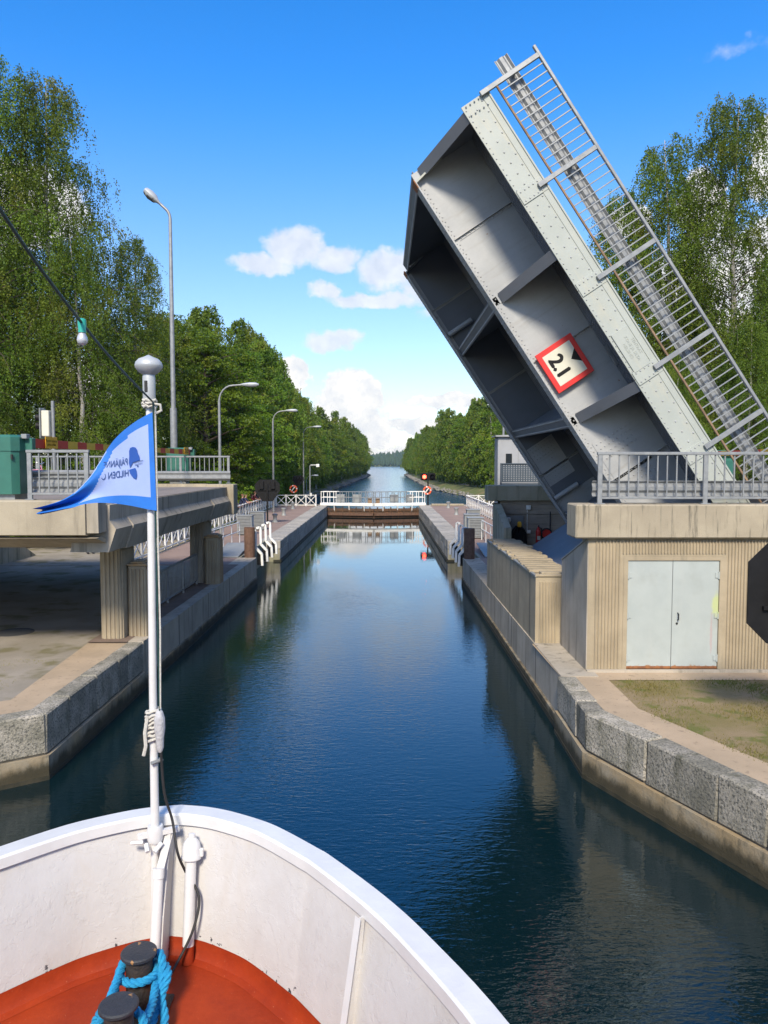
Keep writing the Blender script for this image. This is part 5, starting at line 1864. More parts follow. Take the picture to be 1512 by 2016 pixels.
def birch(name, H, Rm, nb, ns, nl, leaf, droop=1.0, low=.12, seed=0, twig=True):
    """tapered trunk, rising limbs that arch over, hanging strands of small leaves"""
    g = np.random.default_rng(seed)
    tr = MB()
    zz = np.linspace(0, H * .90, 12)
    bx = np.cumsum(g.normal(0, .07, 12)) * H / 20
    by = np.cumsum(g.normal(0, .07, 12)) * H / 20
    tr.tube([(bx[i], by[i], zz[i]) for i in range(12)], [max(H * .0105 * (1 - .93 * i / 11), .012) for i in range(12)], 8)
    P = []; D = []; T = []
    for b in range(nb):
        f = low + (1 - low) * (b + g.random()) / nb
        f = min(f, .985)
        z0 = f * H * .90
        cx = np.interp(z0, zz, bx); cy = np.interp(z0, zz, by)
        u = (f - low) / (1 - low)
        prof = (min(u / .22, 1) ** .6) * (1 - max(u - .25, 0) / .78) ** .62 + .05
        L = Rm * prof * g.uniform(.55, 1.12)
        a = b * 2.399 + g.normal(0, .45)
        ca, sa = math.cos(a), math.sin(a)
        rise = g.uniform(.55, 1.05) * (1.05 - .25 * u)
        K = 7
        path = []
        for k in range(K):
            q = k / (K - 1)
            path.append((cx + ca * L * q, cy + sa * L * q, z0 + L * (rise * q - .55 * droop * q ** 2.4)))
        r0 = max(.012 * H / 20 * L / 2, .012)
        tr.mat(1).tube(path, [max(r0 * (1 - .85 * k / (K - 1)), .006) for k in range(K)], 5, False)
        path = np.array(path)
        tb = g.random()
        nst = max(int(ns * (.35 + .65 * L / Rm)), 3)
        for s in range(nst):
            q = g.uniform(.18, 1.0) ** .75 * (K - 1)
            i0 = min(int(q), K - 2)
            p = path[i0] + (path[i0 + 1] - path[i0]) * (q - i0)
            p = p + g.normal(0, .16 + .05 * L, 3) * np.array([1, 1, .7])
            ln = g.uniform(.35, 1.5) * droop * (H / 20)
            out = np.array([ca, sa, 0]) * g.uniform(-.1, .45) + g.normal(0, .18, 3)
            m_ = max(int(nl * g.uniform(.6, 1.2)), 3)
            tt = np.sort(g.random(m_))
            x = p + out * (tt ** .7)[:, None] * ln * .7
            x[:, 2] += .18 * ln * tt - ln * tt ** 1.35
            x += g.normal(0, .05, (m_, 3))
            P.append(x)
            dd = g.normal(0, .55, (m_, 3)); dd[:, 2] -= .75
            D.append(dd)
            T.append(np.clip(.55 * tb + .45 * g.random() + g.normal(0, .16, m_), 0, 1))
    P = np.concatenate(P); D = np.concatenate(D); T = np.concatenate(T)
    cm_ = leaves_mesh(name + '_crown', P, D, leaf, 'birchleaf', T)
    tm_ = tr.mesh(name + '_trunk', [M['bark'], M['barkd']], True)
    return tm_, cm_


def linden(name, H, Rm, nb, nc, nl, leaf, seed=0):
    """broad crown of leafy clumps on stout limbs"""
    g = np.random.default_rng(seed)
    tr = MB()
    tr.tube([(0, 0, 0), (.05, 0, H * .3), (-.05, .1, H * .6), (0, 0, H * .9)], [H * .02, H * .016, H * .009, .03], 9)
    P = []; D = []; T = []
    for b in range(nb):
        f = .1 + .88 * (b + g.random()) / nb
        z0 = H * f * .92
        u = (f - .1) / .9
        prof = (min(u / .2, 1) ** .5) * math.sqrt(max(1 - (max(u - .25, 0) / .78) ** 1.7, .02))
        L = Rm * prof * g.uniform(.8, 1.1)
        a = b * 2.399 + g.normal(0, .3)
        d = np.array([math.cos(a), math.sin(a), g.uniform(.15, .5)])
        tr.tube([(0, 0, z0), tuple(np.array([0, 0, z0]) + d * L * .5), tuple(np.array([0, 0, z0]) + d * L * np.array([1, 1, .75]))], [.05 + .02 * L, .04, .012], 5, False)
        for c in range(nc):
            q = g.uniform(.35, 1.03)
            cc = np.array([0, 0, z0]) + d * L * q * np.array([1, 1, .85]) + g.normal(0, .35, 3)
            rc = g.uniform(.4, .85) * Rm / 4
            m_ = int(nl * g.uniform(.7, 1.2))
            v = g.normal(size=(m_, 3))
            v /= np.linalg.norm(v, axis=1, keepdims=True)
            v[:, 2] = np.abs(v[:, 2]) * .75 - .18
            x = cc + v * rc * g.uniform(.65, 1.0, (m_, 1)) * np.array([1, 1, .8])
            P.append(x)
            dd = v * .7 + g.normal(0, .4, (m_, 3)); dd[:, 2] -= .35
            D.append(dd)
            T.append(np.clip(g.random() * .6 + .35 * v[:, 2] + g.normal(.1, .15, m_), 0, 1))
    P = np.concatenate(P); D = np.concatenate(D); T = np.concatenate(T)
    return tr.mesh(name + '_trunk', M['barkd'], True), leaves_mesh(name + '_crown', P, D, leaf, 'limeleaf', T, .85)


def plant(name, meshes, label, x, y, z, s=1.0, rz=0.0, group=None, sz=None):
    t = thing(name, label, 'tree', (x, y, z), rz, group)
    t.scale = (s, s, sz or s)
    link('trunk', meshes[0], t)
    link('crown', meshes[1], t)
    return t


NEAR = [birch('near_birch', 25, 6.0, 200, 44, 26, .10, 1.15, .08, 11), birch('near_birch', 23, 5.3, 180, 42, 25, .10, 1.25, .1, 12), birch('near_birch', 21, 4.4, 150, 37, 26, .10, 1.5, .06, 13)]
MID = [birch('mid_birch', 19, 4.4, 120, 30, 16, .21, 1.3, .06, 21), birch('mid_birch', 18, 4.8, 120, 30, 16, .21, 1.1, .08, 22), birch('mid_birch', 20, 4.1, 120, 30, 16, .21, 1.5, .05, 23)]
FAR = [birch('far_birch', 20, 5.0, 90, 20, 12, .38, 1.2, .05, 31), birch('far_birch', 20, 4.6, 90, 20, 12, .38, 1.4, .04, 32)]
LIME = [linden('linden', 16, 5.2, 60, 7, 95, .17, 41), linden('linden', 15, 4.8, 56, 7, 90, .17, 42)]

# left, behind the road
GN = 'tall birches behind the left road'
plant('birch_tree', NEAR[0], 'tallest weeping birch at the left edge', -22.2, 41, Q, 1.19, .3, GN)
plant('birch_tree', NEAR[1], 'tall birch beside the tallest one, left of the street lamp', -18.6, 43.5, Q, 1.21, 1.1, GN)
plant('birch_tree', NEAR[2], 'weeping birch with long hanging twigs behind the left boom', -15.8, 40.5, Q, .84, 2.3, GN)
plant('birch_tree', NEAR[2], 'birch right behind the tall street lamp', -16.4, 52, Q, 1.0, 4.0, GN)
plant('birch_tree', NEAR[0], 'birch at the left edge in front of the taller ones', -25.2, 36.5, Q, .82, 5.1, GN)
plant('birch_tree', NEAR[1], 'low birch above the near green cabinet', -20.2, 35.6, Q, .68, .7, GN)
plant('birch_tree', NEAR[1], 'birch hidden behind the left birches', -24.5, 53, Q, .9, 2.0, GN)
plant('birch_tree', NEAR[0], 'second birch hidden behind the left birches', -30, 47, Q, .95, 2.6, GN)
plant('birch_tree', NEAR[2], 'low weeping birch behind the far boom cabinet', -14.6, 44.5, Q, .52, 1.7, GN)
# the lindens above the people
GL_ = 'lindens behind the left quay'
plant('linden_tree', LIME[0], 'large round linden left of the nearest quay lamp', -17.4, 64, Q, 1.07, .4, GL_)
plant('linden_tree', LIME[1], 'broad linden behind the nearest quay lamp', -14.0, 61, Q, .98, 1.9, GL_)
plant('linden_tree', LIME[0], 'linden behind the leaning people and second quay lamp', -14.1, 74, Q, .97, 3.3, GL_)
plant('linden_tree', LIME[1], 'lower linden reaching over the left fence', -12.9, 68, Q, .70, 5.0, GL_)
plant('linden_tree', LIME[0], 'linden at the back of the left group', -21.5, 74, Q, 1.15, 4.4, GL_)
plant('birch_tree', MID[0], 'birch top showing above the lindens on the left', -20.4, 88, Q - .3, 1.3, 0, GL_)
plant('birch_tree', MID[1], 'pointed birch just right of the lindens', -13.9, 88, Q - .3, 1.12, 2.2, GL_)
plant('birch_tree', MID[0], 'birch right of the pointed one beyond the lindens', -14.4, 103, -.2, 1.12, 3.2, GL_)
plant('birch_tree', MID[2], 'second birch top showing above the lindens', -17.0, 92, Q - .5, 1.2, 1, GL_)
# rows along the lower canal
yy = 88.0
k = 0
while yy < 545:
    xl, xr = [float(q) for q in bank_half(yy)]
    lod = MID if yy < 190 else FAR
    s = np.interp(yy, [88, 130, 300, 545], [1.04, 1.12, 1.2, 1.2])
    x = xl - np.interp(yy, [88, 120, 200, 545], [5.5, 1.5, 2.6, 2.8]) + random.uniform(-1.1, .5)
    if yy < 120:
        x = min(x, -13.0)
    z = float(terrain_z(np.array(x), np.array(yy)))
    if k % 5 == 3:
        plant('linden_tree', LIME[k % 2], 'rounder linden among the birches of the left canal bank', x - .8, yy, z - .1, s * random.uniform(.95, 1.15), random.uniform(0, 6.28), 'lindens among the left bank birches')
    else:
        plant('birch_tree', lod[k % len(lod)], 'front row birch along the left bank of the lower canal', x, yy, z - .1, s * random.uniform(.80, 1.12), random.uniform(0, 6.28), 'birches along the left canal bank', s * random.uniform(.9, 1.22))
    x2 = x - random.uniform(5, 8)
    plant('birch_tree', lod[(k + 1) % len(lod)], 'back row birch along the left bank of the lower canal', x2, yy + 3, float(terrain_z(np.array(x2), np.array(yy))) - .1, s * random.uniform(.95, 1.1), random.uniform(0, 6.28), 'birches along the left canal bank')
    k += 1
    yy += np.interp(yy, [88, 200, 545], [7.5, 10, 17])
yy = 150.0
while yy < 545:
    xl, xr = [float(q) for q in bank_half(yy)]
    lod = MID if yy < 190 else FAR
    s = np.interp(yy, [150, 250, 400, 545], [1.24, 1.2, 1.18, 1.14])
    x = xr + np.interp(yy, [150, 200, 300, 545], [10.5, 7.5, 5.0, 3.2]) + random.uniform(-.6, 1.2)
    z = float(terrain_z(np.array(x), np.array(yy)))
    if k % 5 == 3:
        plant('linden_tree', LIME[k % 2], 'rounder linden among the birches of the right canal bank', x + .8, yy, z - .1, s * random.uniform(.95, 1.15), random.uniform(0, 6.28), 'lindens among the right bank birches')
    else:
        plant('birch_tree', lod[k % len(lod)], 'front row birch along the right bank of the lower canal', x, yy, z - .1, s * random.uniform(.80, 1.12), random.uniform(0, 6.28), 'birches along the right canal bank', s * random.uniform(.9, 1.2))
    x2 = x + random.uniform(5, 9)
    plant('birch_tree', lod[(k + 1) % len(lod)], 'back row birch along the right bank of the lower canal', x2, yy + 3, float(terrain_z(np.array(x2), np.array(yy))) - .1, s * random.uniform(.95, 1.1), random.uniform(0, 6.28), 'birches along the right canal bank')
    k += 1
    yy += np.interp(yy, [150, 250, 545], [8, 11, 17])
# right, nearer: behind the leaf and the cabin
GR_ = 'trees behind the raised leaf'
plant('linden_tree', LIME[0], 'linden with bright leaves left of the control cabin', 23.0, 128, -.9, 1.35, 1.0, GR_)
plant('birch_tree', MID[2], 'pale weeping birch left of the control cabin', 19.5, 118, -.3, 1.03, 2.0, GR_)
plant('birch_tree', MID[0], 'birch behind the control cabin roof', 18.5, 100, .2, 1.0, 3.0, GR_)
plant('linden_tree', LIME[1], 'linden right behind the control cabin', 17.2, 84, Q, 1.1, 4.0, GR_)
for i, (x, y, s) in enumerate(((21, 74, 1.0), (16.5, 64, .72), (26, 66, 1.1), (31, 80, 1.2), (25, 92, 1.15), (37, 66, 1.2))):
    plant('birch_tree', MID[i % 3], 'birch in the dark belt behind the raised leaf', x, y, Q - .2, s, i * 1.3, 'birch belt behind the raised leaf')
GW = 'tall weeping birches on the right'
plant('birch_tree', NEAR[1], 'tallest weeping birch at the right edge', 18.3, 41, Q, 1.10, .5, GW)
plant('birch_tree', NEAR[2], 'weeping birch left of the tallest right one', 15.6, 42.5, Q, 1.14, 1.5, GW)
plant('birch_tree', NEAR[2], 'narrow birch at the left of the right group', 13.6, 44.5, Q, 1.02, 3.6, GW)
plant('birch_tree', NEAR[0], 'birch cut off by the right edge behind the railing', 21.6, 38, Q, .80, 2.6, GW)
plant('birch_tree', NEAR[1], 'lower birch in front of the right group', 17.3, 36.8, Q, .52, 4.4, GW)
plant('birch_tree', NEAR[0], 'lowest birch just above the leaf railing', 14.2, 37.6, Q, .42, 5.6, GW)
plant('birch_tree', NEAR[2], 'birch behind the timber house', 23.5, 47, Q, .85, .1, GW)

# low shrubs in front of the left tree belt keep the belt closed towards the ground
SHR = linden('shrub', 4.2, 2.4, 24, 6, 70, .13, 55)
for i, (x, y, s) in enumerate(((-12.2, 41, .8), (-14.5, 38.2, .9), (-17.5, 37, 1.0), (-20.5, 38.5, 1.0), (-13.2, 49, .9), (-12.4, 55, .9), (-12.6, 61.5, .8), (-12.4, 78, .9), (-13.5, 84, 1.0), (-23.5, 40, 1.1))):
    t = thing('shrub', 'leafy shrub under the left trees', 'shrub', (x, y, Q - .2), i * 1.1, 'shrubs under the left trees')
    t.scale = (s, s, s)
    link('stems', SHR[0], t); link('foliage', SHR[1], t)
for i, (x, y, s) in enumerate(((12.5, 60, .9), (14.5, 66, 1.1), (13.2, 80, 1.0), (19.5, 60, 1.2), (15, 45, .9), (19, 44, 1.0), (22, 42, 1.0), (12.0, 50, .8))):
    t = thing('shrub', 'leafy shrub under the right trees', 'shrub', (x, y, Q - .2), i * 1.7, 'shrubs under the right trees')
    t.scale = (s, s, s)
    link('stems', SHR[0], t); link('foliage', SHR[1], t)
t = thing('shrub', 'yellow green bush beside a lamp post on the far left bank', 'shrub', (-17.6, 148, float(terrain_z(np.array(-17.6), np.array(148)))), 0)
t.scale = (1.3, 1.3, 1.7)
link('stems', SHR[0], t); link('foliage', SHR[1], t)

# ================================================================== PEOPLE
def cloth(name, c):
    return pmat(name, c, tuple(q * .8 for q in c), 8, .85)


SKIN = pmat('skin', (.52, .30, .21), (.46, .26, .18), 12, .6)


def person(label, loc, rz, h, shirt, trousers, hair, pose='lean', group=None, long_hair=False, shoes=(.03, .03, .035), cap=None, sleeves=False):
    """standing figure facing local +X; one skinned body, hair and shoes as children"""
    t = thing('person', label, 'person', loc, rz, group)
    k = h / 1.72
    lean = .17 if pose == 'lean' else 0.0
    V = {'pelvis': (0, 0, .92, .135, .15), 'waist': (lean * .25, 0, 1.06, .115, .14), 'chest': (lean * .7, 0, 1.27, .12, .165), 'neckb': (lean, 0, 1.43, .065, .075), 'neck': (lean * 1.1, 0, 1.49, .052, .052),
         'jaw': (lean * 1.15 + .02, 0, 1.56, .072, .066), 'head': (lean * 1.15 + .01, 0, 1.64, .092, .078), 'crown': (lean * 1.15, 0, 1.70, .06, .055)}
    E_ = [('pelvis', 'waist'), ('waist', 'chest'), ('chest', 'neckb'), ('neckb', 'neck'), ('neck', 'jaw'), ('jaw', 'head'), ('head', 'crown')]
    hands = []
    for n, s in (('L', 1), ('R', -1)):
        V['hip' + n] = (0, s * .09, .86, .095, .095)
        V['knee' + n] = (.02, s * .1, .48, .062, .06)
        V['ank' + n] = (-.02, s * .1, .09, .042, .04)
        V['toe' + n] = (.15, s * .12, .035, .034, .04)
        V['sho' + n] = (lean * .95, s * .18, 1.39, .062, .06)
        if pose == 'lean':
            V['elb' + n] = (lean + .16, s * .25, 1.14, .043, .043)
            V['wri' + n] = (lean + .38, s * .17, 1.12, .031, .031)
            V['hand' + n] = (lean + .46, s * .14, 1.11, .03, .036)
        elif pose == 'hold':
            V['elb' + n] = (.08, s * .26, 1.13, .043, .043)
            V['wri' + n] = (.30, s * .22, 1.02, .031, .031)
            V['hand' + n] = (.38, s * .21, 1.01, .03, .036)
        else:
            V['elb' + n] = (-.02, s * .24, 1.12, .043, .043)
            V['wri' + n] = (.04, s * .25, .88, .031, .031)
            V['hand' + n] = (.06, s * .245, .8, .026, .036)
        E_ += [('pelvis', 'hip' + n), ('hip' + n, 'knee' + n), ('knee' + n, 'ank' + n), ('ank' + n, 'toe' + n), ('neckb', 'sho' + n), ('sho' + n, 'elb' + n), ('elb' + n, 'wri' + n), ('wri' + n, 'hand' + n)]
        hands.append((V['hand' + n], V['wri' + n], s))
    names = list(V)
    me = bpy.data.meshes.new('body')
    me.from_pydata([tuple(c * k for c in V[n][:3]) for n in names], [(names.index(a), names.index(b)) for a, b in E_], [])
    o = bpy.data.objects.new('body', me)
    COL.objects.link(o)
    md = o.modifiers.new('skin', 'SKIN')
    md.use_smooth_shade = True
    for i, n in enumerate(names):
        sv = me.skin_vertices[0].data[i]
        sv.radius = (V[n][3] * k, V[n][4] * k)
        sv.use_root = n == 'pelvis'
    sb = o.modifiers.new('sub', 'SUBSURF')
    sb.levels = 1; sb.render_levels = 1
    bpy.context.view_layer.update()
    body = bpy.data.meshes.new_from_object(o.evaluated_get(bpy.context.evaluated_depsgraph_get()))
    bpy.data.objects.remove(o)
    # fingers, nose and ears grow out of the same mesh
    ex = MB()
    for (hp, wp, s) in hands:
        hv = Vector(hp[:3]) * k
        d = (hv - Vector(wp[:3]) * k).normalized()
        for q in range(4):
            off = Vector((0, 1, 0)) * (q - 1.5) * .018 * k if abs(d.y) < .8 else Vector((1, 0, 0)) * (q - 1.5) * .018 * k
            ln = (.075, .085, .08, .062)[q] * k
            ex.tube([hv + off, hv + off + d * ln * .6, hv + off + d * ln * .95 + Vector((0, 0, -.025 * k))], [.0095 * k, .009 * k, .007 * k], 5)
        ex.tube([hv - d * .02 * k, hv + Vector((0, -s * .035, .01)) * k + d * .02 * k, hv + Vector((0, -s * .045, -.005)) * k + d * .05 * k], [.011 * k, .010 * k, .008 * k], 5)
    hx = lean * 1.15
    ex.tube([((hx + .085) * k, 0, 1.645 * k), ((hx + .118) * k, 0, 1.612 * k), ((hx + .088) * k, 0, 1.605 * k)], [.008 * k, .016 * k, .008 * k], 6)
    for s in (-1, 1):
        ex.tube([((hx) * k, s * .07 * k, 1.6 * k), (hx * k, s * .09 * k, 1.635 * k), (hx * k, s * .078 * k, 1.66 * k)], [.012 * k, .016 * k, .01 * k], 5)
    bm = bmesh.new()
    bm.from_mesh(body)
    tmp = ex.mesh('tmp', SKIN, True)
    bm.from_mesh(tmp)
    bm.to_mesh(body)
    bm.free()
    ms = [SKIN, cloth('shirt_cloth', shirt), cloth('trouser_cloth', trousers)]
    body.materials.clear()
    for q in ms:
        body.materials.append(q)
    for p in body.polygons:
        c = p.center / k
        ix = 0
        if c.z < .93 and abs(c.y) < .2 and c.z > .1 and c.x < .3:
            ix = 2
        elif .93 <= c.z < 1.46 and (abs(c.y) < .215 and c.x < lean + .22 or (abs(c.y) < .4 and c.z > (1.1 if sleeves else 1.22) and c.x < lean + (.33 if sleeves else .2))):
            ix = 1
        p.material_index = ix
        p.use_smooth = True
    link('body', body, t)
    # hair shell
    m = MB()
    hm = cloth('hair', hair)
    for i in range(6):
        ph = math.pi * (.02 + .55 * i / 5)
        for j in range(14):
            th = 2 * math.pi * j / 14
            front = math.cos(th)
            zlim = math.cos(ph) * .118
            if front > .35 and zlim < .045:
                zlim = .045
            m.v.append(((hx - .012 + .108 * math.sin(ph) * math.cos(th) * (.93 if front > 0 else 1.05)) * k, .098 * math.sin(ph) * math.sin(th) * k, (1.655 + zlim) * k))
    for i in range(5):
        for j in range(14):
            m.f.append((i * 14 + j, i * 14 + (j + 1) % 14, (i + 1) * 14 + (j + 1) % 14, (i + 1) * 14 + j)); m.m.append(0)
    if long_hair:
        m.tube([((hx - .07) * k, 0, 1.66 * k), ((hx - .1) * k, 0, 1.52 * k), ((hx - .09) * k, .02 * k, 1.36 * k)], [.075 * k, .07 * k, .03 * k], 8)
    m.build('hair', hm, t, smooth=True)
    if cap:
        c = MB().lathe([(.105 * k, 1.67 * k), (.1 * k, 1.73 * k), (.06 * k, 1.77 * k), (.01, 1.78 * k)], (hx * k, 0, 0), 14)
        c.box((hx + .06) * k, (hx + .19) * k, -.07 * k, .07 * k, 1.672 * k, 1.684 * k)
        c.build('cap', cloth('cap_cloth', cap), t)
    for s in (-1, 1):
        MB().cbox(-.075 * k, .2 * k, (s * .11 - .045) * k, (s * .11 + .045) * k, .0, .075 * k, .02).build('shoe', cloth('shoe', shoes), t)
        MB().box((hx + .078) * k, (hx + .092) * k, (s * .032 - .012) * k, (s * .032 + .012) * k, 1.638 * k, 1.65 * k).build('eye', M['dark'], t)
    return t


GP = 'people leaning on the left fence'
FX = -10.86
person('person in a light blue top at the near end of the people on the fence', (FX, 52.9, Q), 0, 1.62, (.22, .38, .62), (.05, .07, .14), (.10, .06, .03), 'lean', GP)
person('child in white and pink with ginger hair at the fence', (FX + .1, 54.6, Q + .12), .1, 1.34, (.68, .56, .54), (.2, .2, .25), (.32, .12, .05), 'lean', GP, True)
person('person with ginger hair and pale top leaning on the fence', (FX, 55.7, Q), -.1, 1.55, (.55, .42, .36), (.06, .06, .09), (.28, .10, .05), 'lean', GP, True)
person('person in navy with pale stripes leaning forward at the fence', (FX, 58.0, Q), .05, 1.74, (.03, .04, .10), (.04, .05, .08), (.22, .10, .06), 'lean', GP, False, sleeves=True)
person('person in navy arm on the rail in the middle of the group', (FX, 59.4, Q), -.1, 1.70, (.05, .05, .12), (.05, .05, .07), (.20, .12, .07), 'lean', GP)
person('person in maroon shirt leaning low over the fence', (FX, 62.2, Q), .1, 1.58, (.19, .02, .03), (.05, .05, .07), (.13, .06, .03), 'lean', GP, sleeves=True)
person('person in maroon with hand raised near the signal board', (FX, 63.6, Q), -.05, 1.72, (.16, .02, .03), (.05, .05, .07), (.22, .11, .06), 'lean', GP)
person('person with grey cap at the far end of the group', (FX, 65.2, Q), .1, 1.76, (.06, .07, .10), (.05, .05, .07), (.15, .1, .06), 'lean', GP, cap=(.22, .21, .2))
person('person in pale blue jeans and dark shoes standing beyond the left span', (-13.4, 34.9, Q), R(-60), 1.72, (.32, .3, .28), (.30, .42, .56), (.14, .09, .05), 'stand')
person('person in white and pink jacket with a bicycle behind the green cabinet', (-10.72, 22.6, RD - .04), R(-15), 1.35, (.66, .55, .57), (.05, .05, .07), (.03, .025, .02), 'hold', None, True, sleeves=True)

# bicycle behind the left railing
t = thing('bicycle', 'small bicycle standing behind the left railing and guard rail', 'bicycle', (-10.2, 22.3, RD - .04), 0)
for xx in (-.42, .42):
    a = np.linspace(0, 2 * math.pi, 25)
    w_ = MB().tube([(.27 * math.cos(q), 0, .27 * math.sin(q)) for q in a], .018, 6, False).build('tyre', M['rubber'], t, loc=(xx, 0, .29))
    sp = MB().tube([(.248 * math.cos(q), 0, .248 * math.sin(q)) for q in a], .011, 6, False)
    for q in range(12):
        an = q * math.pi / 6
        sp.tube([(0, .02 * (-1) ** q, 0), (.245 * math.cos(an), 0, .245 * math.sin(an))], .002, 3)
    sp.tube([(0, -.04, 0), (0, .04, 0)], .02, 8)
    sp.build('rim', M['chrome'], w_)
    MB().tube([(xx + .31 * math.cos(q), 0, .29 + .31 * math.sin(q)) for q in np.linspace(.3, 2.9, 12)], .012, 6).build('mudguard', M['white'], t)
pk = pmat('pink_frame_paint', (.6, .22, .3), None, rough=.35)
m = MB()
for p, q in (((-.42, 0, .29), (-.12, 0, .30)), ((-.42, 0, .29), (-.2, 0, .62)), ((-.12, 0, .30), (-.22, 0, .70)), ((-.12, 0, .30), (.28, 0, .62)), ((-.2, 0, .62), (.28, 0, .66)), ((.42, 0, .29), (.26, 0, .78))):
    m.tube([p, q], .016, 6)
m.build('frame', pk, t)
MB().tube([(.26, -.24, .86), (.24, -.1, .82), (.24, .1, .82), (.26, .24, .86)], .012, 6).build('handlebar', M['chrome'], t)
MB().cbox(-.36, -.12, -.06, .06, .70, .75, .02).build('saddle', M['rubber'], t)
MB().tube([(-.12, 0, .30), (-.02, .08, .18)], .01, 5).tube([(-.12, 0, .30), (-.22, -.08, .42)], .01, 5).build('crank', M['chrome'], t)

# ================================================================== BOAT
AX = -1.3
DZK, RZ = 2.2, 3.0
boat = thing('passenger_boat', 'white bow of the boat with red deck in the foreground', 'boat', (0, 0, 0))


def cat(pts, n):
    out = []
    P_ = [Vector(p) for p in pts]
    for i in range(len(P_) - 1):
        p0 = P_[max(i - 1, 0)]; p1 = P_[i]; p2 = P_[i + 1]; p3 = P_[min(i + 2, len(P_) - 1)]
        for k in range(n):
            t_ = k / n
            out.append(.5 * ((2 * p1) + (p2 - p0) * t_ + (2 * p0 - 5 * p1 + 4 * p2 - p3) * t_ * t_ + (3 * p1 - p0 - 3 * p2 + p3) * t_ ** 3))
    out.append(P_[-1])
    return out


half = [(0, 4.83), (.17, 4.80), (.34, 4.735), (.57, 4.60), (.72, 4.475), (.92, 4.275), (1.02, 4.165), (1.31, 3.78), (1.53, 3.42), (1.80, 2.88), (2.12, 2.0), (2.42, .9), (2.6, -.6), (2.68, -3), (2.68, -9)]
hs_ = cat([(*p, 0) for p in half], 5)
RIM = [(-p.x, p.y) for p in hs_[::-1]] + [(p.x, p.y) for p in hs_[1:]]          # left to right through the stem


def ring(scale_w, back, z):
    out = []
    for (a, y) in RIM:
        out.append((AX + a * scale_w, y - back, z))
    return out


def inset(path, d):
    p2 = [(p[0], p[1]) for p in path]
    o = []
    for i, p in enumerate(p2):
        a = Vector(p2[max(i - 1, 0)]); b = Vector(p2[min(i + 1, len(p2) - 1)])
        dd = (b - a).normalized()
        n = Vector((dd.y, -dd.x))
        o.append((p[0] + n.x * d, p[1] + n.y * d))
    return o


outer = [(AX + a, y) for a, y in RIM]


def band(m, rings, closed=False):
    n = len(rings[0])
    b = len(m.v)
    for r_ in rings:
        m.v += r_
    for k in range(len(rings) - 1):
        for i in range(n - 1):
            m.f.append((b + k * n + i, b + k * n + i + 1, b + (k + 1) * n + i + 1, b + (k + 1) * n + i)); m.m.append(m.k)


def rr(d, z, back=0.0):
    return [(x, y - back, z) for x, y in inset(outer, d)]


m = MB()
band(m, [rr(.004, RZ - .06), rr(-.008, RZ - .012), rr(.006, RZ + .006), rr(.125, RZ + .008), rr(.138, RZ - .004), rr(.142, RZ - .06), rr(.11, RZ - .068)])
m.build('rim_cap', M['rim'], boat, smooth=True)
m = MB()
band(m, [rr(.115, RZ - .06), rr(.15, RZ - .25, .03), rr(.19, RZ - .5, .06), rr(.21, DZK + .10, .085)])
m.build('bulwark_inside', M['boatwhite'], boat, smooth=True)
m = MB()
band(m, [rr(.212, DZK + .115, .085), rr(.215, DZK + .045, .087), rr(.235, DZK + .012, .09), rr(.27, DZK + .002, .10)])
m.build('waterway', M['reddeck'], boat, smooth=True)
m = MB()
band(m, [rr(.0, RZ - .05), rr(.05, RZ - .5, .08), rr(.3, 1.2, .35), rr(.55, .2, .6), rr(.7, -.6, .8)])
m.build('hull', M['white'], boat, smooth=True)
m = MB()
dk = rr(.265, DZK, .10)
m.v = dk
n = len(dk)
for i in range(n // 2):
    j = n - 1 - i
    if i + 1 < j:
        m.f.append((i, i + 1, j - 1, j) if i + 1 != j - 1 else (i, i + 1, j)); m.m.append(0)
m.build('foredeck', M['reddeck'], boat)
# bulwark stays (flat brackets)
rim_xy = rr(0, RZ)
for tx in (.03, 2 * AX - .03):
    q = min(range(2, n - 2), key=lambda i: (rim_xy[i][0] - tx) ** 2 + (rim_xy[i][1] - 3.76) ** 2)
    p = Vector(rr(.13, RZ - .05)[q]); b_ = Vector(rr(.215, DZK + .02, .085)[q]); c_ = Vector(rr(.30, DZK + .01, .1)[q]); t2 = Vector(rr(.17, RZ - .06)[q])
    dd = (Vector(rr(.13, RZ)[q + 1]) - Vector(rr(.13, RZ)[q - 1])).normalized() * .006
    vs = [p - dd, t2 - dd, c_ - dd, b_ - dd, p + dd, t2 + dd, c_ + dd, b_ + dd]
    MB().add(vs, [(0, 1, 2, 3), (7, 6, 5, 4), (0, 4, 5, 1), (1, 5, 6, 2), (2, 6, 7, 3), (3, 7, 4, 0)]).build('bulwark_stay', M['boatwhite'], boat)
    d3 = dd.normalized() * .024
    up = Vector((0, 0, .01))
    MB().add([t2 - d3, t2 + d3, c_ + d3, c_ - d3, t2 - d3 + up, t2 + d3 + up, c_ + d3 + up, c_ - d3 + up],
             [(0, 1, 2, 3), (7, 6, 5, 4), (0, 4, 5, 1), (1, 5, 6, 2), (2, 6, 7, 3), (3, 7, 4, 0)]).build('stay_face', M['rim'], boat)
# stem plate inside the bow
MB().prism([(4.50, DZK + .0), (4.34, DZK + .0), (4.42, DZK + .3), (4.60, RZ - .07), (4.72, RZ - .07)], 'x', AX - .032, AX - .012).build('stem_plate', M['boatwhite'], boat)
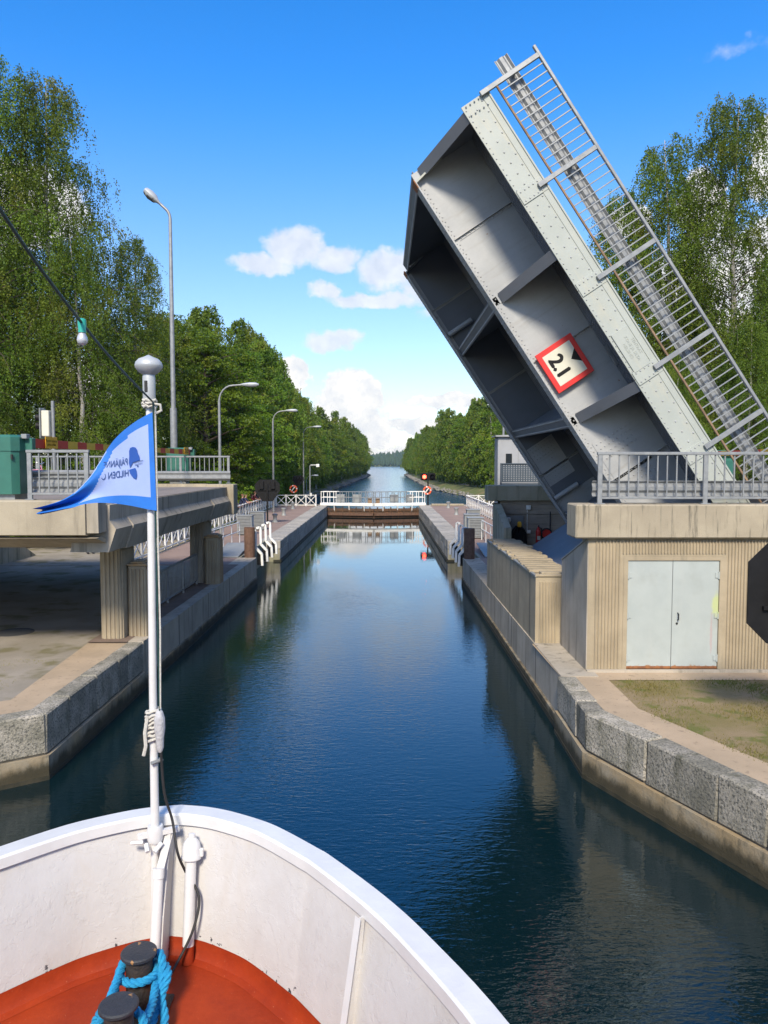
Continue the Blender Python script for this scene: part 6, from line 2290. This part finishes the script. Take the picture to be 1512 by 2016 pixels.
# conduit pipe with flat strap above, in front of the stem plate
MB().tube([(AX - .052, 4.36, DZK + .12), (AX - .052, 4.47, DZK + .55)], .031, 12).tube([(AX - .052, 4.46, DZK + .52), (AX - .052, 4.475, DZK + .575)], .036, 12).build('conduit', M['rim'], boat, smooth=True)
MB().obox((AX - .045, 4.475, DZK + .56), (AX - .025, 4.63, RZ - .07), .045, .012, (0, -1, .3)).build('conduit_strap', M['boatwhite'], boat)
MB().obox((AX - .055, 4.33, DZK), (AX - .052, 4.37, DZK + .14), .05, .03, (0, -1, .3)).build('conduit_foot', M['boatwhite'], boat)
# vent pipe
v = MB().tube([(AX + .12, 4.46, DZK + .09), (AX + .12, 4.56, DZK + .60)], .034, 14)
vp = v.build('vent_pipe', M['rim'], boat, smooth=True)
MB().tube([(AX + .12, 4.445, DZK), (AX + .12, 4.462, DZK + .10)], .036, 14).build('vent_pipe_base', M['reddeck'], boat, smooth=True)
cp = MB().lathe([(.04, .0), (.06, .005), (.062, .02), (.057, .03), (.058, .06), (.05, .10), (.03, .125), (.022, .13), (.022, .15), (.012, .155)], n=18).build('vent_cap', M['rim'], vp, True, loc=(AX + .12, 4.565, DZK + .58), rot=(R(-10), 0, 0))
MB().cbox(.052, .075, -.012, .012, .02, .07, .004).build('cap_latch', M['rim'], vp, loc=(AX + .12, 4.565, DZK + .58))
# unseen superstructure behind the viewer: bridge deck; cabin and awning added as sun blockers
MB().cbox(AX - 2.5, AX + 2.5, -9, .75, 3.45, 3.6, .02).build('upper_deck', M['white'], boat)
MB().box(AX - 2.4, AX + 2.4, -9, .6, DZK, 3.45).build('deckhouse', M['white'], boat)
wh = MB().box(AX - 1.8, AX + 1.8, -5, -1.6, 3.6, 5.9).build('added_wheelhouse', M['white'], boat)
for xx in (-1.2, 0, 1.2):
    MB().cbox(AX + xx - .5, AX + xx + .5, -1.61, -1.57, 4.6, 5.5, .01).build('window', M['glass'], wh)
MB().cbox(AX - 2.6, AX + 2.6, -9, -3.2, 6.4, 6.5, .02).build('added_awning_roof', M['white'], boat)
for xx in (-2.4, 2.4):
    for yy in (-3.4, -6, -8.6):
        MB().tube([(AX + xx, yy, 3.6), (AX + xx, yy, 6.4)], .035, 8).build('added_awning_post', M['white'], boat)

# ---- flag pole with lamp
PX, PY = -1.405, 4.60
fp = thing('flag_pole', 'white flagstaff with round lamp on top standing in the bow', 'flagpole', (PX, PY, DZK))
MB().tube([(0, -.05, .02), (0, -.01, .75), (.0, .0, 1.6), (.01, 0, 2.9), (.012, 0, 3.38)], [.027, .026, .0235, .0215, .021], 14).build('staff', M['rim'], fp, smooth=True)
MB().lathe([(.03, 3.35), (.037, 3.37), (.037, 3.51), (.034, 3.525), (.034, 3.54)], (.012, 0, 0), 16).build('lamp_neck', M['lamphead'], fp, smooth=True)
MB().lathe([(.035, 3.522), (.058, 3.538), (.078, 3.563), (.080, 3.575), (.0805, 3.578), (.075, 3.597), (.057, 3.616), (.028, 3.627), (.005, 3.639)], (.012, 0, 0), 24).build('lamp_globe', M['lamphead'], fp, smooth=True)
MB().cbox(-.004, .014, -.042, -.032, 3.42, 3.485, .002).build('neck_slot', M['cable'], fp)
MB().tube([(.0, -.056 + .0, 1.19), (.045 * 1, -.0, 1.19), (0, .045, 1.19), (-.045, 0, 1.19), (0, -.056, 1.19)], .012, 6).build('tape_band', M['greybox'], fp)
# clamp at the rim
c = MB().lathe([(.045, .68), (.05, .70), (.05, .76), (.045, .78)], (0, -.005, 0), 14)
c.obox((-.10, -.03, .72), (.14, .02, .75), .03, .03)
c.tube([(-.06, -.06, .70), (-.13, -.07, .70)], .012, 6).tube([(-.04, -.06, .69), (-.02, -.10, .66)], .014, 6).tube([(.05, -.05, .69), (.02, -.1, .66)], .014, 6)
c.build('rim_clamp', M['rim'], fp, smooth=True)


# knots, halyard, wrapped bundle
def wob_ring(c, r, tr_, n=18, tilt=0.0, jit=.006):
    return [(c[0] + (r + random.uniform(-jit, jit)) * math.cos(2 * math.pi * i / n), c[1] + (r + random.uniform(-jit, jit)) * math.sin(2 * math.pi * i / n), c[2] + tilt * math.cos(2 * math.pi * i / n) + random.uniform(-jit, jit)) for i in range(n + 1)]


hal = thing('halyard', 'pale halyard rope running down the flagstaff to a wrapped bundle', 'rope', (PX, PY, DZK))
m = MB()
for z in (3.335, 3.352, 3.37):
    m.tube(wob_ring((.012, 0, z), .038, .008), .008, 6, False)
m.tube([(.05, -.02, 3.35), (.085, -.03, 3.345), (.09, -.03, 3.31), (.06, -.03, 3.295)], .008, 6)
m.build('top_knot', M['ropew'], hal, smooth=True)
MB().tube([(.055, -.03, 3.33), (.058, -.034, 2.6), (.062, -.036, 2.0), (.055, -.04, 1.52)], .0055, 6).build('line', M['ropew'], hal)
MB().tube([(.045, -.036, 3.36), (.047, -.036, 2.5), (.05, -.04, 1.5)], .005, 6).build('line', M['wire'], hal)
m = MB()
for z in np.linspace(1.33, 1.50, 8):
    m.tube(wob_ring((.0, -.005, z), .042, .008, tilt=.012), .0085, 6, False)
m.tube([(-.02, -.05, 1.48), (-.035, -.06, 1.38), (-.03, -.062, 1.30), (-.045, -.06, 1.24)], .011, 6)
m.build('coil', M['ropew'], hal, smooth=True)
m = MB().lathe([(.012, 1.25), (.024, 1.28), (.026, 1.34), (.035, 1.40), (.034, 1.46), (.022, 1.50), (.008, 1.52)], (.045, -.03, 0), 10)
m.build('wrapped_bundle', pmat('silver_tape', (.5, .5, .52), (.38, .38, .40), 30, .5, bump=.6, bscale=60), hal, smooth=True)
# black cable to the deck
cb = MB().tube([tuple(p) for p in cat([(PX + .05, PY - .03, 3.46), (PX + .07, PY - .04, 3.2), (PX + .115, PY - .04, 3.03), (PX + .16, PY - .1, 2.86), (PX + .20, PY - .07, 2.72), (PX + .285, PY - .10, 2.58), (PX + .265, PY - .17, 2.42), (PX + .19, PY - .25, 2.27), (PX + .14, PY - .36, 2.215), (PX + .06, PY - .5, 2.21)], 8)], .0085, 8).build('black_cable', M['cable'], None, smooth=True)
tag(cb, 'black cable hanging from the flagstaff to the red deck', 'cable')

# ---- flag
flag = thing('flag', 'blue bordered white pennant with mirrored lettering blowing left from the flagstaff', 'flag', (PX, PY, DZK))
FZ = 5.50 - DZK
SCL = .00307


def fpt(px, py):
    a = (px - 315) * SCL + .045
    b = -(py - 808) * .00309
    s = min(max(-a / .7, 0), 1.2)
    y = -.045 + .035 * math.sin(a * 9 + 1.0) * s - .05 * s + .02 * math.sin(b * 14 + a * 6) * s
    return (a, y, FZ + b)


CTL = [((314, 808), (319, 996)), ((302, 814), (305, 994)), ((283, 825), (287, 990)), ((262, 841), (268, 986)), ((243, 859), (250, 983)), ((226, 881), (232, 981)), ((212, 905), (214, 980)),
       ((197, 930), (197, 981)), ((180, 950), (180, 984)), ((165, 963), (165, 989)), ((143, 975), (146, 993)), ((115, 984), (118, 999)), ((87, 991), (97, 1003))]
NS, NTT = 60, 30
tops = cat([(*c[0], 0) for c in CTL], 5); bots = cat([(*c[1], 0) for c in CTL], 5)
m = MB()
NS = len(tops) - 1
for i in range(NS + 1):
    for j in range(NTT + 1):
        q = j / NTT
        p = tops[i].lerp(bots[i], q)
        v = fpt(p.x, p.y)
        u = i / NS
        fold = .05 * math.sin(q * 7.5 + u * 5) * max(u - .35, 0) * 1.6
        m.v.append((v[0], v[1] + fold, v[2]))
for i in range(NS):
    for j in range(NTT):
        u = (i + .5) / NS; q = (j + .5) / NTT
        blue = u < .07 or q > .865 or (u < .36 and q < .10 + .07 * u) or u > .74
        if .36 <= u <= .78:
            k_ = (u - .36) / .42
            b0 = .13 * k_; b1 = .15 + .85 * k_
            if b0 < q < b1:
                blue = True
        m.f.append((i * (NTT + 1) + j, i * (NTT + 1) + j + 1, (i + 1) * (NTT + 1) + j + 1, (i + 1) * (NTT + 1) + j))
        m.m.append(0 if blue else 1)
m.build('cloth', [M['flagblue'], M['flagwhite']], flag, smooth=True)


def flag_print(name, me, mat, fx):
    for v in me.vertices:
        q = fpt(*fx(v.co.x, v.co.y))
        v.co = (q[0], q[1] - .006, q[2])
    me.materials.clear()
    me.materials.append(mat)
    return link(name, me, flag)


# mirrored words, slightly tilted as the cloth hangs
flag_print('lettering', text_mesh('PÄIJÄNNE', 25, 'LEFT'), M['ink'], lambda x, y: (266 - x * .405, 902 - y * .72 + x * .07))
flag_print('lettering', text_mesh('HILDEN O', 25, 'LEFT'), M['ink'], lambda x, y: (267.5 - x * .435, 923.5 - y * .72 + x * .07))


def poly_mesh(pts):
    bm = bmesh.new()
    vs = [bm.verts.new((x, y, 0)) for x, y in pts]
    bm.faces.new(vs)
    bmesh.ops.triangulate(bm, faces=bm.faces)
    bmesh.ops.subdivide_edges(bm, edges=bm.edges, cuts=2, use_grid_fill=True)
    me = bpy.data.meshes.new('emblem')
    bm.to_mesh(me)
    bm.free()
    return me


flag_print('emblem', poly_mesh([(276, 874), (281, 875), (284, 879), (285, 885), (288, 892), (289, 899), (276, 903), (274, 907), (270, 913.5), (268, 905), (269, 892), (269, 882), (271, 876)]), M['emblem'], lambda x, y: (x, y))
flag_print('emblem', poly_mesh([(268, 917.5), (280, 914), (282, 919), (283, 928), (281, 936), (275, 932), (270, 925)]), M['emblem'], lambda x, y: (x, y))
for pl in ([(276, 903.2), (295.5, 899), (295.5, 899.8), (278, 904)], [(278.5, 907.8), (294, 904), (294, 904.8), (279, 908.8)], [(282, 909.5), (286.5, 909), (284.5, 912.5)]):
    flag_print('emblem', poly_mesh(pl), M['ink'], lambda x, y: (x, y))

# ---- light string with one bulb
ls = thing('light_string', 'green light string cable with one bulb running up left from the flagstaff', 'light string', (0, 0, 0))
MB().tube([tuple(p) for p in cat([(PX + .04, PY - .04, 5.565), (-1.26, 3.7, 5.655), (-1.155, 2.95, 5.745), (-1.065, 2.2, 5.895), (-.95, 1.2, 6.2), (-.8, -.2, 6.75)], 8)], .0055, 8).build('cable', M['wire'], ls, smooth=True)
bx_, by_, bz_ = -1.162, 3.0, 5.735
MB().lathe([(.009, .020), (.0155, .016), (.016, .0), (.014, -.022), (.0148, -.033)], (bx_, by_, bz_), 14).build('socket', M['socket'], ls, smooth=True)
MB().lathe([(.010, -.032), (.014, -.040), (.019, -.052), (.0202, -.062), (.0175, -.073), (.010, -.080), (.002, -.082)], (bx_, by_, bz_), 16).build('bulb', M['bulb'], ls, smooth=True)

# ---- bitts with blue mooring rope
bt = thing('mooring_bitts', 'pair of black iron bitts with rusty caps on the red deck', 'bitts', (0, 0, DZK))
B1, B2 = (-1.335, 4.03), (-1.305, 3.62)
for (bx_, by_) in (B1, B2):
    p = MB().lathe([(.078, 0), (.072, .03), (.070, .30), (.074, .325)], (bx_, by_, 0), 18).build('post', M['bollardp'], bt, smooth=True)
    MB().lathe([(.088, .325), (.096, .333), (.096, .345), (.088, .352), (.04, .354)], (bx_, by_, 0), 24).build('cap', M['bollard'], p, smooth=True)
MB().cbox(-1.46, -1.18, 3.40, 4.16, .0, .018, .006).build('base_plate', M['bollardp'], bt)
# hose pipe end between bitts and stem
o = MB().tube([(-1.36, 4.34, DZK + .06), (-1.34, 4.26, DZK + .075)], .05, 14, True).build('fairlead_ring', M['bollardp'], boat, smooth=True)


def rope_mesh(path, r=.021):
    """three strands twisted round the path"""
    m = MB()
    pts = cat(path, 10)
    L = 0
    acc = [0]
    for i in range(1, len(pts)):
        L += (pts[i] - pts[i - 1]).length
        acc.append(L)
    N = max(int(L / .012), 8)
    sm = []
    for k in range(N + 1):
        s = L * k / N
        i = min(max(next((q for q in range(1, len(acc)) if acc[q] >= s), len(acc) - 1), 1), len(acc) - 1)
        f = (s - acc[i - 1]) / max(acc[i] - acc[i - 1], 1e-6)
        sm.append(pts[i - 1].lerp(pts[i], f))
    prev = None
    fr = []
    for k in range(N + 1):
        d = (sm[min(k + 1, N)] - sm[max(k - 1, 0)]).normalized()
        a = d.orthogonal().normalized() if prev is None else (prev - d * prev.dot(d)).normalized()
        prev = a
        fr.append((a, d.cross(a)))
    for st in range(3):
        pp = []
        for k in range(N + 1):
            t_ = 2 * math.pi * (st / 3 + (L * k / N) / .11)
            pp.append(sm[k] + (fr[k][0] * math.cos(t_) + fr[k][1] * math.sin(t_)) * r * .55)
        m.tube(pp, r * .60, 6)
    return m


def arc(c, r, z, a0, a1, n=8, dz=0.0):
    return [(c[0] + r * math.cos(R(a0 + (a1 - a0) * i / n)), c[1] + r * math.sin(R(a0 + (a1 - a0) * i / n)), z + dz * i / n) for i in range(n + 1)]


rp = thing('mooring_rope', 'thick blue mooring rope wound around the black bitts', 'rope', (0, 0, DZK))
rope_mesh(arc(B1, .098, .235, 20, 400, 14, .0)).build('turn', M['rope'], rp, smooth=True)
rope_mesh(arc(B1, .100, .285, 40, 150, 6, -.01) + arc(B2, .105, .22, 200, 330, 6, -.02) + [(-1.20, 3.8, .2)] + arc(B1, .11, .20, -20, 120, 6, .06)).build('turn', M['rope'], rp, smooth=True)
rope_mesh([(-1.245, 4.10, .30), (-1.215, 4.05, .285), (-1.20, 3.98, .21), (-1.205, 3.9, .12), (-1.21, 3.8, .05), (-1.17, 3.6, .03), (-1.10, 3.35, .03)]).build('tail', M['rope'], rp, smooth=True)
rope_mesh([(-1.43, 4.06, .27), (-1.445, 4.02, .22), (-1.44, 3.92, .15), (-1.40, 3.80, .17), (-1.36, 3.74, .22), (-1.28, 3.72, .25), (-1.205, 3.68, .22), (-1.19, 3.58, .14), (-1.2, 3.45, .06)]).build('turn', M['rope'], rp, smooth=True)
rope_mesh([(-1.21, 4.08, .24), (-1.17, 4.0, .235), (-1.185, 3.93, .16), (-1.15, 3.86, .09), (-1.145, 3.75, .045), (-1.14, 3.5, .03)]).build('tail', M['rope'], rp, smooth=True)
rope_mesh([(-1.42, 3.72, .24), (-1.47, 3.78, .16), (-1.50, 3.70, .08), (-1.52, 3.55, .04), (-1.6, 3.4, .03), (-1.75, 3.25, .03)]).build('tail', M['rope'], rp, smooth=True)

# ================================================================== AIR
hz = MB().box(-1000, 1000, -310, 2320, -6, 100).build('haze', None)
stuff(hz)
hz.data.materials.clear()
mh = bpy.data.materials.new('haze_air')
mh.use_nodes = True
hn = NT(mh.node_tree)
hn.n.clear()
pv = hn.new('ShaderNodeVolumePrincipled')
pv.inputs['Color'].default_value = (.62, .82, 1.0, 1)
pv.inputs['Density'].default_value = .00009
pv.inputs['Anisotropy'].default_value = .2
ho = hn.new('ShaderNodeOutputMaterial')
hn.l.new(pv.outputs[0], ho.inputs['Volume'])
hz.data.materials.append(mh)
tag(hz, 'thin summer haze that turns the far shore blue', 'haze')
